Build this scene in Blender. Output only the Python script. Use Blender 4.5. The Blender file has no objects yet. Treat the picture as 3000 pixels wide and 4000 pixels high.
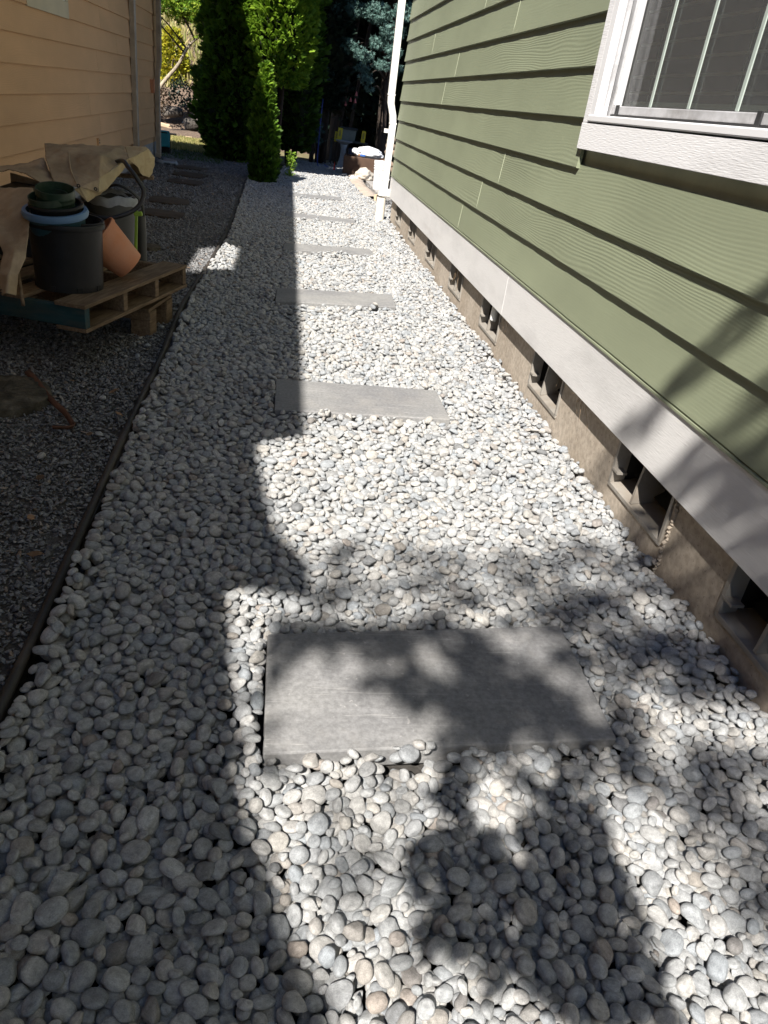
import bpy, bmesh, math, random
import numpy as np
from mathutils import Matrix, Vector, Euler
R = math.radians
rnd = random.Random(7)
rng = np.random.default_rng(7)
scene = bpy.context.scene
C = scene.collection

# ------------------------------------------------------------------ camera
cam_data = bpy.data.cameras.new('camera')
cam_data.sensor_fit = 'VERTICAL'; cam_data.sensor_height = 24.0; cam_data.sensor_width = 18.0
cam_data.lens = 2915.68 / 4000 * 24.0
cam_data.clip_start = 0.02; cam_data.clip_end = 400
cam = bpy.data.objects.new('camera', cam_data); C.objects.link(cam)
rr = Vector((0.98617, -0.11075, 0.12328)); dd = Vector((0.05400, -0.48852, -0.87088)); ff = Vector((0.15668, 0.86549, -0.47579))
mw = Matrix.Identity(4)
for i in range(3):
    mw[i][0] = rr[i]; mw[i][1] = -dd[i]; mw[i][2] = -ff[i]
mw[0][3], mw[1][3], mw[2][3] = 0.0, 0.0, 1.15
cam.matrix_world = mw
scene.camera = cam

# ------------------------------------------------------------------ sky, sun, exposure
PROF = R(67.5)                       # sun height seen along the alley
DRIFT = 0.82                         # metres the shadow moves up the alley per metre of height
TANP = math.tan(PROF)
sun_from = Vector((-1.0, -DRIFT * TANP, TANP)).normalized()
elev = math.asin(sun_from.z)
world = bpy.data.worlds.new('World'); scene.world = world; world.use_nodes = True
wn = world.node_tree; wn.nodes.clear()
sky = wn.nodes.new('ShaderNodeTexSky'); sky.sky_type = 'NISHITA'; sky.sun_disc = False
sky.sun_elevation = elev; sky.sun_rotation = math.atan2(sun_from.x, sun_from.y)
sky.altitude = 300; sky.air_density = 0.55; sky.dust_density = 0.05; sky.ozone_density = 1.0
bg = wn.nodes.new('ShaderNodeBackground'); bg.inputs['Strength'].default_value = 0.09
wo = wn.nodes.new('ShaderNodeOutputWorld')
wn.links.new(sky.outputs[0], bg.inputs[0]); wn.links.new(bg.outputs[0], wo.inputs[0])
sd = bpy.data.lights.new('sun', 'SUN'); sd.energy = 5.0; sd.angle = R(0.53); sd.color = (1.0, 0.95, 0.88)
sun = bpy.data.objects.new('sun', sd); C.objects.link(sun)
sun.rotation_euler = sun_from.to_track_quat('Z', 'Y').to_euler(); sun.location = (-6, -2, 14)
vs = scene.view_settings
vs.view_transform = 'Standard'; vs.look = 'None'; vs.exposure = 1.12; vs.gamma = 1.0; vs.use_curve_mapping = False
try:
    scene.cycles.max_bounces = 8; scene.cycles.diffuse_bounces = 4; scene.cycles.transparent_max_bounces = 8
    scene.cycles.sample_clamp_indirect = 6
except Exception: pass

# ------------------------------------------------------------------ helpers
def tag(o, label=None, cat=None, group=None, kind=None):
    if label: o['label'] = label
    if cat: o['category'] = cat
    if group: o['group'] = group
    if kind: o['kind'] = kind
    return o

def empty(name, loc=(0, 0, 0), rz=0, label=None, cat=None, group=None):
    o = bpy.data.objects.new(name, None); C.objects.link(o)
    o.location = loc; o.rotation_euler = (0, 0, rz); o.empty_display_size = 0.1
    return tag(o, label, cat, group)

class MB:
    """collects simple shapes into one mesh"""
    def __init__(s): s.v = []; s.f = []
    def add(s, v, f):
        n = len(s.v); s.v += [tuple(p) for p in v]; s.f += [tuple(i + n for i in q) for q in f]; return s
    def box(s, x0, x1, y0, y1, z0, z1):
        return s.add([(x0, y0, z0), (x1, y0, z0), (x1, y1, z0), (x0, y1, z0), (x0, y0, z1), (x1, y0, z1), (x1, y1, z1), (x0, y1, z1)],
                     [(0, 3, 2, 1), (4, 5, 6, 7), (0, 1, 5, 4), (1, 2, 6, 5), (2, 3, 7, 6), (3, 0, 4, 7)])
    def obox(s, c, size, rot=(0, 0, 0)):
        m = Euler(rot).to_matrix(); h = [q / 2 for q in size]; v = []
        for z in (-1, 1):
            for x, y in ((-1, -1), (1, -1), (1, 1), (-1, 1)):
                v.append(Vector(c) + m @ Vector((x * h[0], y * h[1], z * h[2])))
        return s.add(v, [(0, 3, 2, 1), (4, 5, 6, 7), (0, 1, 5, 4), (1, 2, 6, 5), (2, 3, 7, 6), (3, 0, 4, 7)])
    def lathe(s, prof, n=32, c=(0, 0, 0), m=None):
        v = []; f = []; k = len(prof)
        for i in range(n):
            a = 2 * math.pi * i / n
            for r, z in prof:
                p = Vector((r * math.cos(a), r * math.sin(a), z))
                if m is not None: p = m @ p
                v.append(p + Vector(c))
        for i in range(n):
            j = (i + 1) % n
            for q in range(k - 1):
                f.append((i * k + q, j * k + q, j * k + q + 1, i * k + q + 1))
        return s.add(v, f)
    def tube(s, pts, r, n=8, cap=True, sq=None, close=False):
        pts = [Vector(p) for p in pts]; rs = r if isinstance(r, (list, tuple)) else [r] * len(pts)
        v = []; f = []; up = None
        for i, p in enumerate(pts):
            a = pts[max(i - 1, 0)]; b = pts[min(i + 1, len(pts) - 1)]
            if close: a = pts[i - 1]; b = pts[(i + 1) % len(pts)]
            t = (b - a).normalized()
            if up is None:
                up = Vector((0, 0, 1)) if abs(t.z) < 0.9 else Vector((0, 1, 0))
            x = t.cross(up).normalized(); y = x.cross(t).normalized(); up = y
            for k in range(n):
                an = 2 * math.pi * (k + .5) / n
                v.append(p + x * rs[i] * math.cos(an) + y * rs[i] * math.sin(an))
        m = len(pts)
        for i in range(m if close else m - 1):
            j = (i + 1) % m
            for k in range(n):
                l = (k + 1) % n
                f.append((i * n + k, i * n + l, j * n + l, j * n + k))
        if cap and not close:
            f.append(tuple(range(n))[::-1]); f.append(tuple((m - 1) * n + k for k in range(n)))
        return s.add(v, f)
    def build(s, name, mat, parent=None, smooth=False, bevel=0, seg=2, angle=40):
        me = bpy.data.meshes.new(name); me.from_pydata(s.v, [], s.f)
        bm = bmesh.new(); bm.from_mesh(me); bmesh.ops.recalc_face_normals(bm, faces=bm.faces); bm.to_mesh(me); bm.free()
        if mat: me.materials.append(mat)
        o = bpy.data.objects.new(name, me); C.objects.link(o)
        if smooth:
            me.polygons.foreach_set('use_smooth', [True] * len(me.polygons)); 
            if smooth == 'auto':
                try: me.set_sharp_from_angle(angle=R(angle))
                except Exception: pass
        if bevel:
            b = o.modifiers.new('bevel', 'BEVEL'); b.width = bevel; b.segments = seg; b.limit_method = 'ANGLE'; b.angle_limit = R(35)
        if parent: o.parent = parent
        return o

def np_mesh(name, V, F, mat, parent=None, smooth=False, col=None):
    """V (n,3), F (m,3 or 4) numpy -> object"""
    me = bpy.data.meshes.new(name); V = np.asarray(V, np.float32); F = np.asarray(F, np.int32); k = F.shape[1]
    me.vertices.add(len(V)); me.vertices.foreach_set('co', V.ravel())
    me.loops.add(F.size); me.loops.foreach_set('vertex_index', F.ravel())
    me.polygons.add(len(F)); me.polygons.foreach_set('loop_start', np.arange(0, F.size, k, dtype=np.int32))
    me.polygons.foreach_set('loop_total', np.full(len(F), k, np.int32))
    if smooth: me.polygons.foreach_set('use_smooth', np.ones(len(F), bool))
    if col is not None:
        a = me.attributes.new('tint', 'FLOAT', 'POINT'); a.data.foreach_set('value', np.asarray(col, np.float32))
    me.update(calc_edges=True)
    if mat: me.materials.append(mat)
    o = bpy.data.objects.new(name, me); C.objects.link(o)
    if parent: o.parent = parent
    return o

def copy_obj(o, parent=None):
    c = o.copy(); C.objects.link(c)
    if parent is not None: c.parent = parent
    return c

# ------------------------------------------------------------------ materials
class NT:
    def __init__(s, name):
        s.m = bpy.data.materials.new(name); s.m.use_nodes = True; s.t = s.m.node_tree; s.t.nodes.clear()
        s.out = s.n('ShaderNodeOutputMaterial'); s.b = s.n('ShaderNodeBsdfPrincipled'); s.l(s.b.outputs[0], s.out.inputs[0])
    def n(s, ty, **kw):
        x = s.t.nodes.new(ty)
        for k, v in kw.items(): setattr(x, k, v)
        return x
    def l(s, a, b): s.t.links.new(a, b)
    def coord(s, scale=(1, 1, 1), rand=0, kind='Object'):
        tc = s.n('ShaderNodeTexCoord'); mp = s.n('ShaderNodeMapping'); mp.inputs['Scale'].default_value = scale
        s.l(tc.outputs[kind], mp.inputs['Vector'])
        if rand:
            oi = s.n('ShaderNodeObjectInfo'); mu = s.n('ShaderNodeMath', operation='MULTIPLY'); mu.inputs[1].default_value = rand
            s.l(oi.outputs['Random'], mu.inputs[0]); cb = s.n('ShaderNodeCombineXYZ')
            for i in range(3): s.l(mu.outputs[0], cb.inputs[i])
            s.l(cb.outputs[0], mp.inputs['Location'])
        return mp.outputs[0]
    def noise(s, vec, scale, detail=4, rough=.55, dist=0):
        x = s.n('ShaderNodeTexNoise'); x.inputs['Scale'].default_value = scale; x.inputs['Detail'].default_value = detail
        x.inputs['Roughness'].default_value = rough; x.inputs['Distortion'].default_value = dist
        s.l(vec, x.inputs['Vector']); return x.outputs[0]
    def ramp(s, fac, stops, interp='LINEAR'):
        r = s.n('ShaderNodeValToRGB'); r.color_ramp.interpolation = interp; e = r.color_ramp.elements
        while len(e) < len(stops): e.new(0.5)
        for i, (p, c) in enumerate(stops):
            e[i].position = p; e[i].color = (*c, 1) if isinstance(c, (tuple, list)) else (c, c, c, 1)
        s.l(fac, r.inputs[0]); return r.outputs[0]
    def mix(s, a, b, fac, mode='MIX'):
        x = s.n('ShaderNodeMix', data_type='RGBA', blend_type=mode)
        for v, i in ((fac, 0), (a, 6), (b, 7)):
            if hasattr(v, 'links'): s.l(v, x.inputs[i])
            elif i == 0: x.inputs[0].default_value = v
            else: x.inputs[i].default_value = (*v, 1) if isinstance(v, (tuple, list)) else (v, v, v, 1)
        return x.outputs[2]
    def math(s, op, a, b=None):
        x = s.n('ShaderNodeMath', operation=op)
        for v, i in ((a, 0), (b, 1)):
            if v is None: continue
            if hasattr(v, 'links'): s.l(v, x.inputs[i])
            else: x.inputs[i].default_value = v
        return x.outputs[0]
    def bump(s, h, strength=.3, dist=.01, prev=None):
        x = s.n('ShaderNodeBump'); x.inputs['Strength'].default_value = strength; x.inputs['Distance'].default_value = dist
        s.l(h, x.inputs['Height'])
        if prev is not None: s.l(prev, x.inputs['Normal'])
        return x.outputs[0]
    def fin(s, col=None, rough=None, normal=None, spec=None, metal=None):
        def put(v, nm):
            if v is None: return
            if hasattr(v, 'links'): s.l(v, s.b.inputs[nm])
            else: s.b.inputs[nm].default_value = (*v, 1) if isinstance(v, (tuple, list)) else v
        put(col, 'Base Color'); put(rough, 'Roughness'); put(spec, 'Specular IOR Level'); put(metal, 'Metallic')
        if normal is not None: s.l(normal, s.b.inputs['Normal'])
        return s.m

def mat(name, col, rough=.7, var=.18, ns=6, bs=40, bstr=.15, bdist=.004, orand=0.0, spec=.4, metal=0, scale=(1, 1, 1), rand=11.0, dirt=None, dfac=.5, ds=3):
    t = NT(name); v = t.coord(scale, rand)
    n = t.noise(v, ns, 5)
    lo = tuple(c * (1 - var) for c in col); hi = tuple(min(c * (1 + var), .95) for c in col)
    c = t.ramp(n, [(.3, lo), (.7, hi)])
    if dirt:
        d = t.noise(v, ds, 6, .65); df = t.ramp(d, [(.45, 0.0), (.7, dfac)]); c = t.mix(c, dirt, df)
    if orand:
        oi = t.n('ShaderNodeObjectInfo'); f = t.math('MULTIPLY_ADD', oi.outputs['Random'], orand * 2)
        f.node.inputs[2].default_value = 1 - orand
        g = t.n('ShaderNodeHueSaturation'); t.l(c, g.inputs['Color']); t.l(f, g.inputs['Value']); c = g.outputs[0]
    nb = t.bump(t.noise(v, bs, 4), bstr, bdist)
    return t.fin(c, rough, nb, spec, metal)

def pebble_mat():
    t = NT('river_pebble'); v = t.coord((1, 1, 1), 37.0); oi = t.n('ShaderNodeObjectInfo')
    base = t.ramp(oi.outputs['Random'], [(0, (.385, .395, .405)), (.14, (.465, .47, .465)), (.28, (.33, .355, .38)), (.42, (.50, .485, .46)), (.56, (.425, .435, .44)),
                                        (.68, (.305, .32, .335)), (.78, (.47, .45, .415)), (.89, (.535, .54, .54)), (.945, (.39, .36, .325)), (.975, (.215, .225, .235)), (1, (.43, .375, .33))])
    n1 = t.noise(v, 1.6, 4, .6); n2 = t.noise(v, 9, 5, .7); n3 = t.noise(v, 22, 2, .5)
    c = t.mix(base, t.ramp(n1, [(.3, .70), (.7, 1.25)]), 1.0, 'MULTIPLY')
    c = t.mix(c, t.ramp(n2, [(.35, .78), (.6, 1.12)]), 1.0, 'MULTIPLY')
    c = t.mix(c, (.12, .12, .12), t.ramp(n3, [(.62, 0.0), (.75, .5)]))
    pit = t.ramp(t.noise(v, 34, 2, .6), [(.64, 0.0), (.72, 1.0)]); c = t.mix(c, (.16, .16, .16), t.math('MULTIPLY', pit, .16))
    nb = t.bump(n2, .45, .07); nb = t.bump(n3, .3, .035, nb); nb = t.bump(pit, -.4, .03, nb)
    return t.fin(c, .86, nb, .25)

def chip_mat():
    t = NT('slate_chip'); oi = t.n('ShaderNodeObjectInfo'); v = t.coord((1, 1, 1), 23.0)
    c = t.ramp(oi.outputs['Random'], [(0, (.11, .11, .115)), (.35, (.19, .192, .197)), (.6, (.225, .228, .233)), (.8, (.15, .153, .16)), (.92, (.29, .287, .28)), (1, (.25, .19, .15))])
    c = t.mix(c, t.ramp(t.noise(v, 3, 3), [(.3, .75), (.7, 1.25)]), 1.0, 'MULTIPLY')
    return t.fin(c, .8, None, .3)

def siding_mat(name, col, dark, strength=.55):
    t = NT(name); v = t.coord((1, .16, 1), 17.0)
    w = t.n('ShaderNodeTexWave', wave_type='BANDS', bands_direction='Z', wave_profile='SIN')
    w.inputs['Scale'].default_value = 26; w.inputs['Distortion'].default_value = 24.0; w.inputs['Detail'].default_value = 1.2
    w.inputs['Detail Scale'].default_value = .30; w.inputs['Detail Roughness'].default_value = .5
    t.l(v, w.inputs['Vector'])
    fine = t.noise(t.coord((1, .05, 1), 17.0), 160, 3)
    msk = t.ramp(t.noise(v, 3.0, 2), [(.42, .05), (.66, 1.0)])
    h = t.math('MULTIPLY', w.outputs[1], msk)
    nb = t.bump(h, strength, .003); nb = t.bump(fine, .18, .002, nb)
    big = t.noise(t.coord((1, .4, 1), 5.0), 2.2, 5, .6)
    c = t.ramp(big, [(.3, tuple(x * .88 for x in col)), (.7, tuple(x * 1.08 for x in col))])
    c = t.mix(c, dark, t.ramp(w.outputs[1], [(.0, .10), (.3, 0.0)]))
    spots = t.noise(t.coord((1, .6, 1), 9.0), 16, 3, .6)
    c = t.mix(c, tuple(min(1, x * 1.5) for x in col), t.ramp(spots, [(.70, 0.0), (.78, .35)]))
    return t.fin(c, .6, nb, .35)

def trim_mat(name, col):
    t = NT(name); v = t.coord((1, .16, 1.6), 9.0)
    n = t.noise(v, 190, 2, .5); n2 = t.noise(t.coord((1, .3, 1), 4.0), 5, 6, .65)
    vo = t.n('ShaderNodeTexVoronoi'); vo.inputs['Scale'].default_value = 150; t.l(v, vo.inputs['Vector'])
    nb = t.bump(n, .32, .002); nb = t.bump(vo.outputs[0], .2, .002, nb)
    c = t.ramp(n2, [(.25, tuple(x * .78 for x in col)), (.55, col)])
    c = t.mix(c, (.33, .28, .22), t.ramp(t.noise(v, 2.2, 6, .7), [(.60, 0.0), (.82, .40)]))
    return t.fin(c, .7, nb, .3)

def concrete_mat(name, col, dirt, stain=(.2, .17, .14)):
    t = NT(name); v = t.coord((1, 1, 1), 0)
    a = t.noise(v, 2.2, 7, .65); b = t.noise(v, 45, 4, .6)
    c = t.ramp(a, [(.3, dirt), (.65, col)])
    vo = t.n('ShaderNodeTexVoronoi', feature='DISTANCE_TO_EDGE'); vo.inputs['Scale'].default_value = 30; t.l(v, vo.inputs['Vector'])
    pits = t.ramp(t.noise(v, 120, 2, .5), [(.66, 0.0), (.72, .85)])
    c = t.mix(c, t.ramp(b, [(.35, .8), (.65, 1.12)]), 1.0, 'MULTIPLY')
    c = t.mix(c, stain, pits)
    nb = t.bump(b, .4, .004); nb = t.bump(pits, -.4, .004, nb)
    return t.fin(c, .88, nb, .25)

def slab_mat():
    t = NT('paver_slab'); v = t.coord((1, 1, 1), 13.0)
    a = t.noise(v, 3.2, 6, .6); b = t.noise(v, 90, 4, .65); st = t.noise(t.coord((.6, 7, 1), 21.0), 9, 5, .6)
    c = t.ramp(a, [(.28, (.165, .165, .17)), (.7, (.245, .243, .238))])
    c = t.mix(c, t.ramp(st, [(.3, .93), (.7, 1.08)]), 1.0, 'MULTIPLY')
    c = t.mix(c, t.ramp(b, [(.3, .75), (.7, 1.22)]), 1.0, 'MULTIPLY')
    # scratches: thin bright lines from a strongly stretched noise
    s1 = t.noise(t.coord((.9, 30, 1), 3.0), 3.0, 2, .5, .6); sc = t.ramp(s1, [(.66, 0.0), (.685, .5), (.70, 0.0)])
    c = t.mix(c, (.42, .41, .40), sc)
    sp = t.ramp(t.noise(v, 55, 2), [(.70, 0.0), (.74, .55)]); c = t.mix(c, (.38, .37, .36), sp)
    dust = t.ramp(t.noise(v, 6, 6, .7), [(.52, 0.0), (.75, .3)]); c = t.mix(c, (.34, .32, .29), dust)
    nb = t.bump(b, .3, .003)
    return t.fin(c, .72, nb, .4)

def leaf_mat(name, stops, rough=.55, trans=.25):
    t = NT(name)
    at = t.n('ShaderNodeAttribute'); at.attribute_name = 'tint'
    c = t.ramp(at.outputs['Fac'], stops)
    t.fin(c, rough, None, .3)
    tr = t.n('ShaderNodeBsdfTranslucent'); t.l(c, tr.inputs[0]); mx = t.n('ShaderNodeMixShader'); mx.inputs[0].default_value = trans
    t.l(t.b.outputs[0], mx.inputs[1]); t.l(tr.outputs[0], mx.inputs[2]); t.l(mx.outputs[0], t.out.inputs[0])
    return t.m

def glass_mat(name, tint=(.75, .82, .8), dust=.04):
    t = NT(name); tr = t.n('ShaderNodeBsdfTransparent'); tr.inputs[0].default_value = (*tint, 1)
    gl = t.n('ShaderNodeBsdfGlossy'); gl.inputs['Roughness'].default_value = .02
    fr = t.n('ShaderNodeFresnel'); fr.inputs[0].default_value = 1.45
    mx = t.n('ShaderNodeMixShader'); t.l(fr.outputs[0], mx.inputs[0]); t.l(tr.outputs[0], mx.inputs[1]); t.l(gl.outputs[0], mx.inputs[2])
    df = t.n('ShaderNodeBsdfDiffuse'); df.inputs[0].default_value = (.55, .55, .52, 1)
    m2 = t.n('ShaderNodeMixShader'); n = t.noise(t.coord((1, 1, 1)), 60, 5, .7); t.l(t.ramp(n, [(.3, dust * .85), (.75, dust * 1.25)]), m2.inputs[0])
    t.l(mx.outputs[0], m2.inputs[1]); t.l(df.outputs[0], m2.inputs[2]); t.l(m2.outputs[0], t.out.inputs[0])
    return t.m

def wood_mat(name, col, dark):
    t = NT(name); v = t.coord((1, 1, 1), 31.0)
    st = t.noise(t.coord((12, 1.2, 12), 31.0), 7, 5, .6); st2 = t.noise(v, 5, 6, .65)
    c = t.ramp(st, [(.3, dark), (.68, col)]); c = t.mix(c, tuple(x * .5 for x in dark), t.ramp(st2, [(.5, 0.0), (.72, .7)]))
    return t.fin(c, .85, t.bump(st, .4, .003), .2)

M = {}
M['pebble'] = pebble_mat(); M['chip'] = chip_mat(); M['slab'] = slab_mat()
M['soil'] = mat('dark_soil', (.05, .046, .042), .95, .3, 14, 90, .6, .01)
M['gravelbase'] = mat('gravel_base', (.08, .078, .076), .95, .35, 60, 160, .8, .008, dirt=(.075, .055, .04), dfac=.7, ds=2.5)
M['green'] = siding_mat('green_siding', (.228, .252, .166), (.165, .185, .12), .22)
M['tan'] = siding_mat('tan_siding', (.64, .37, .185), (.43, .245, .12), .22)
M['caulk'] = mat('pale_caulk', (.36, .385, .275), .7)
M['greenplain'] = mat('green_paint', (.23, .255, .17), .6, .1, 5, 60, .1)
M['trim'] = trim_mat('pale_trim_board', (.66, .65, .64))
M['casing'] = trim_mat('window_casing', (.78, .775, .78))
M['cream'] = mat('cream_trim', (.56, .47, .33), .65, .08, 4, 70, .15)
M['vinyl'] = mat('white_vinyl', (.80, .80, .81), .35, .04, 5, 30, .03, spec=.5)
M['track'] = mat('grey_vinyl_track', (.42, .42, .43), .45, .2, 9, 30, .05, dirt=(.12, .11, .10), dfac=.6, ds=8)
M['weather'] = mat('black_rubber', (.02, .02, .021), .6)
M['muntin'] = mat('pale_green_muntin', (.58, .67, .60), .5, .06)
M['glass'] = glass_mat('dusty_glass', dust=.11)
M['screen'] = mat('dark_room', (.11, .115, .12), .9)
M['blind'] = mat('grey_blind_slat', (.75, .76, .77), .7)
M['concrete'] = concrete_mat('foundation_concrete', (.47, .41, .34), (.33, .275, .215))
M['ventplastic'] = mat('grey_vent_plastic', (.27, .25, .22), .6, .15, 8, 50, .1, dirt=(.2, .16, .12), dfac=.7, ds=6)
M['ventdark'] = mat('dark_vent_hollow', (.018, .017, .016), .9)
M['whitepipe'] = mat('white_downspout', (.78, .77, .73), .4, .05, 5, 30, .03, spec=.5, dirt=(.5, .44, .34), dfac=.35, ds=4)
M['creampipe'] = mat('cream_drain_pipe', (.76, .71, .61), .5, .1, 6, 30, .05, dirt=(.5, .42, .31), dfac=.5, ds=5)
M['greypipe'] = mat('weathered_grey_downspout', (.42, .34, .26), .55, .15, 4, 40, .06, dirt=(.14, .12, .1), dfac=.5, ds=5)
M['foundgrey'] = mat('grey_skirt', (.34, .31, .28), .85, .12, 5, 50, .2)
M['roof'] = mat('asphalt_shingle', (.06, .058, .055), .95, .3, 30, 120, .5)
M['soffit'] = mat('soffit_paint', (.5, .42, .3), .7)
M['edging'] = mat('black_edging', (.035, .031, .028), .55, .35, 9, 60, .35, dirt=(.10, .08, .065), dfac=.8, ds=4)
M['palwood'] = wood_mat('pallet_wood', (.235, .165, .105), (.095, .063, .04))
M['palgreen'] = mat('painted_teal_wood', (.012, .05, .058), .75, .35, 12, 80, .3, dirt=(.05, .04, .03), dfac=.7, ds=6, scale=(1, 4, 4))
M['blackpot'] = mat('black_plastic', (.012, .012, .013), .5, .3, 5, 60, .1, spec=.3, dirt=(.04, .037, .033), dfac=.3, ds=5)
M['bluepot'] = mat('blue_plastic', (.10, .19, .32), .45, .12, 5, 40, .05)
M['tealpot'] = mat('dark_teal_plastic', (.02, .06, .075), .45)
M['greenpot'] = mat('dark_green_plastic', (.018, .045, .025), .5, .25, 7, 40, .1, dirt=(.10, .10, .08), dfac=.5, ds=14)
M['terra'] = mat('terracotta', (.56, .225, .11), .85, .14, 5, 70, .2, dirt=(.55, .32, .22), dfac=.5, ds=4)
M['can'] = mat('grey_can_plastic', (.06, .06, .057), .5, .2, 5, 40, .08, dirt=(.15, .135, .11), dfac=.3, ds=4)
M['baglip'] = mat('grey_bag_plastic', (.30, .31, .33), .45, .3, 12, 30, .5)
M['hose'] = mat('black_hose', (.018, .018, .019), .38, .2, 8, 40, .05, spec=.5)
M['lime'] = mat('lime_green_plastic', (.27, .42, .05), .5)
M['tarp'] = mat('tan_canvas', (.42, .315, .20), .9, .22, 5, 220, .25, dirt=(.15, .105, .06), dfac=.7, ds=3.2)
M['tarp2'] = mat('yellow_canvas_underside', (.47, .37, .22), .9, .14, 5, 220, .25, dirt=(.24, .16, .07), dfac=.5, ds=5)
M['moss'] = mat('mossy_wood', (.05, .042, .03), .95, .4, 18, 60, .8, .01, dirt=(.17, .15, .115), dfac=.7, ds=16)
M['strap'] = mat('brown_strap', (.13, .06, .035), .75, .25, 12, 80, .2)
M['flatstone'] = mat('brown_flat_stone', (.062, .046, .034), .95, .3, 9, 50, .5)
M['teal'] = mat('teal_plastic', (.03, .29, .37), .45, .08)
M['whiteplastic'] = mat('white_plastic', (.80, .80, .80), .4, .04)
M['bag'] = mat('white_woven_bag', (.72, .73, .75), .5, .15, 6, 30, .3)
M['bag2'] = mat('creased_plastic_bag', (.52, .47, .40), .5, .3, 10, 30, .6)
M['ink'] = mat('dark_print', (.06, .06, .09), .6)
M['yellow'] = mat('yellow_card', (.62, .50, .03), .5)
M['orange'] = mat('orange_print', (.75, .25, .03), .6)
M['blueprint'] = mat('blue_print', (.08, .2, .6), .6)
M['brownbox'] = mat('brown_planter_box', (.085, .048, .03), .7, .25, 8, 60, .2)
M['totegrey'] = mat('grey_tote_plastic', (.16, .19, .18), .45)
M['totelid'] = mat('dark_tote_lid', (.035, .04, .045), .5)
M['bath'] = mat('pale_blue_grey_stone', (.33, .36, .40), .8)
M['navy'] = mat('navy_plastic', (.02, .025, .07), .5)
M['red'] = mat('red_flag_plastic', (.72, .04, .025), .5)
M['fabric'] = mat('tan_landscape_fabric', (.40, .335, .275), .9, .14, 6, 120, .4, scale=(1, 1, 1))
M['paleboard'] = mat('pale_lumber', (.55, .42, .28), .8, .15, 6, 40, .2)
M['rock'] = mat('brown_rock', (.26, .19, .14), .95, .35, 4, 20, .7, .03, orand=.25)
M['darkrock'] = mat('dark_rock', (.12, .105, .09), .95, .45, 3, 14, .8, .05, orand=.25)
M['greypaver'] = mat('grey_concrete_block', (.30, .285, .27), .9, .15, 6, 60, .3)
M['bark'] = mat('rough_bark', (.045, .032, .024), .95, .4, 10, 30, .9, .02, scale=(3, 3, .6))
M['palebark'] = mat('pale_bark', (.32, .27, .20), .95, .4, 10, 30, .7, .02, scale=(2, 2, .6))
M['mulch'] = mat('bark_mulch', (.15, .105, .075), .95, .4, 22, 60, .9, .03, dirt=(.26, .2, .15), dfac=.6, ds=18)
M['lawn'] = mat('dry_lawn_soil', (.16, .14, .07), .95, .3, 12, 60, .5)
M['hosereel'] = mat('blue_hose', (.03, .06, .30), .4)
M['orangewall'] = mat('orange_far_wood', (.50, .27, .10), .8, .2, 8)
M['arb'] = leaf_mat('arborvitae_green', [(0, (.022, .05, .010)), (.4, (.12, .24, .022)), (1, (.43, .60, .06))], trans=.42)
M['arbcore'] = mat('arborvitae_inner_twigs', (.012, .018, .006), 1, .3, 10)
M['spruce'] = leaf_mat('blue_spruce_green', [(0, (.028, .06, .05)), (.5, (.10, .185, .16)), (1, (.20, .325, .29))], trans=.15)
M['darkfir'] = leaf_mat('dark_conifer_green', [(0, (.006, .014, .009)), (1, (.022, .045, .028))], trans=.1)
M['maple'] = leaf_mat('maple_green', [(0, (.06, .14, .015)), (.5, (.20, .34, .03)), (1, (.42, .50, .07))], trans=.45)
M['gold'] = leaf_mat('golden_shrub_leaf', [(0, (.22, .25, .02)), (.5, (.48, .47, .04)), (1, (.66, .58, .08))], trans=.35)
M['limeleaf'] = leaf_mat('lime_leaf', [(0, (.16, .30, .03)), (1, (.36, .5, .07))], trans=.35)
M['shade'] = leaf_mat('shade_tree_leaf', [(0, (.03, .07, .015)), (1, (.08, .15, .03))], trans=.2)
M['reddish'] = leaf_mat('reddish_ground_shrub', [(0, (.06, .05, .03)), (.5, (.13, .08, .05)), (1, (.2, .17, .1))], trans=.2)
M['grass'] = leaf_mat('dry_grass', [(0, (.16, .2, .05)), (.5, (.36, .34, .12)), (1, (.58, .48, .24))], trans=.3)
M['pink'] = mat('pink_petal', (.55, .16, .17), .6)
M['deadleaf'] = mat('dead_leaf', (.17, .10, .055), .8, .3, 30, orand=.4)
M['root'] = mat('dry_root', (.22, .155, .095), .9)

# ------------------------------------------------------------------ generators
def icosphere(sub):
    bm = bmesh.new(); bmesh.ops.create_icosphere(bm, subdivisions=sub, radius=1.0)
    bm.verts.ensure_lookup_table()
    V = np.array([v.co[:] for v in bm.verts]); F = np.array([[v.index for v in f.verts] for f in bm.faces]); bm.free(); return V, F

def lumps(V, seed, amp=.14, k=7):
    r = np.random.default_rng(seed); out = np.zeros(len(V))
    for _ in range(k):
        d = r.normal(size=3); d /= np.linalg.norm(d); out += r.uniform(-1, 1) * np.cos(r.uniform(.9, 2.4) * (V @ d) + r.uniform(0, 6.28))
    return 1 + amp * out / math.sqrt(k)

def proto_collection(name, makers):
    col = bpy.data.collections.new(name)
    for i, (V, F, m, sm) in enumerate(makers):
        o = np_mesh(name + '_shape', V, F, m, smooth=sm); C.objects.unlink(o); col.objects.link(o)
        o.name = '%s_%02d' % (name, i)
    return col

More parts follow.
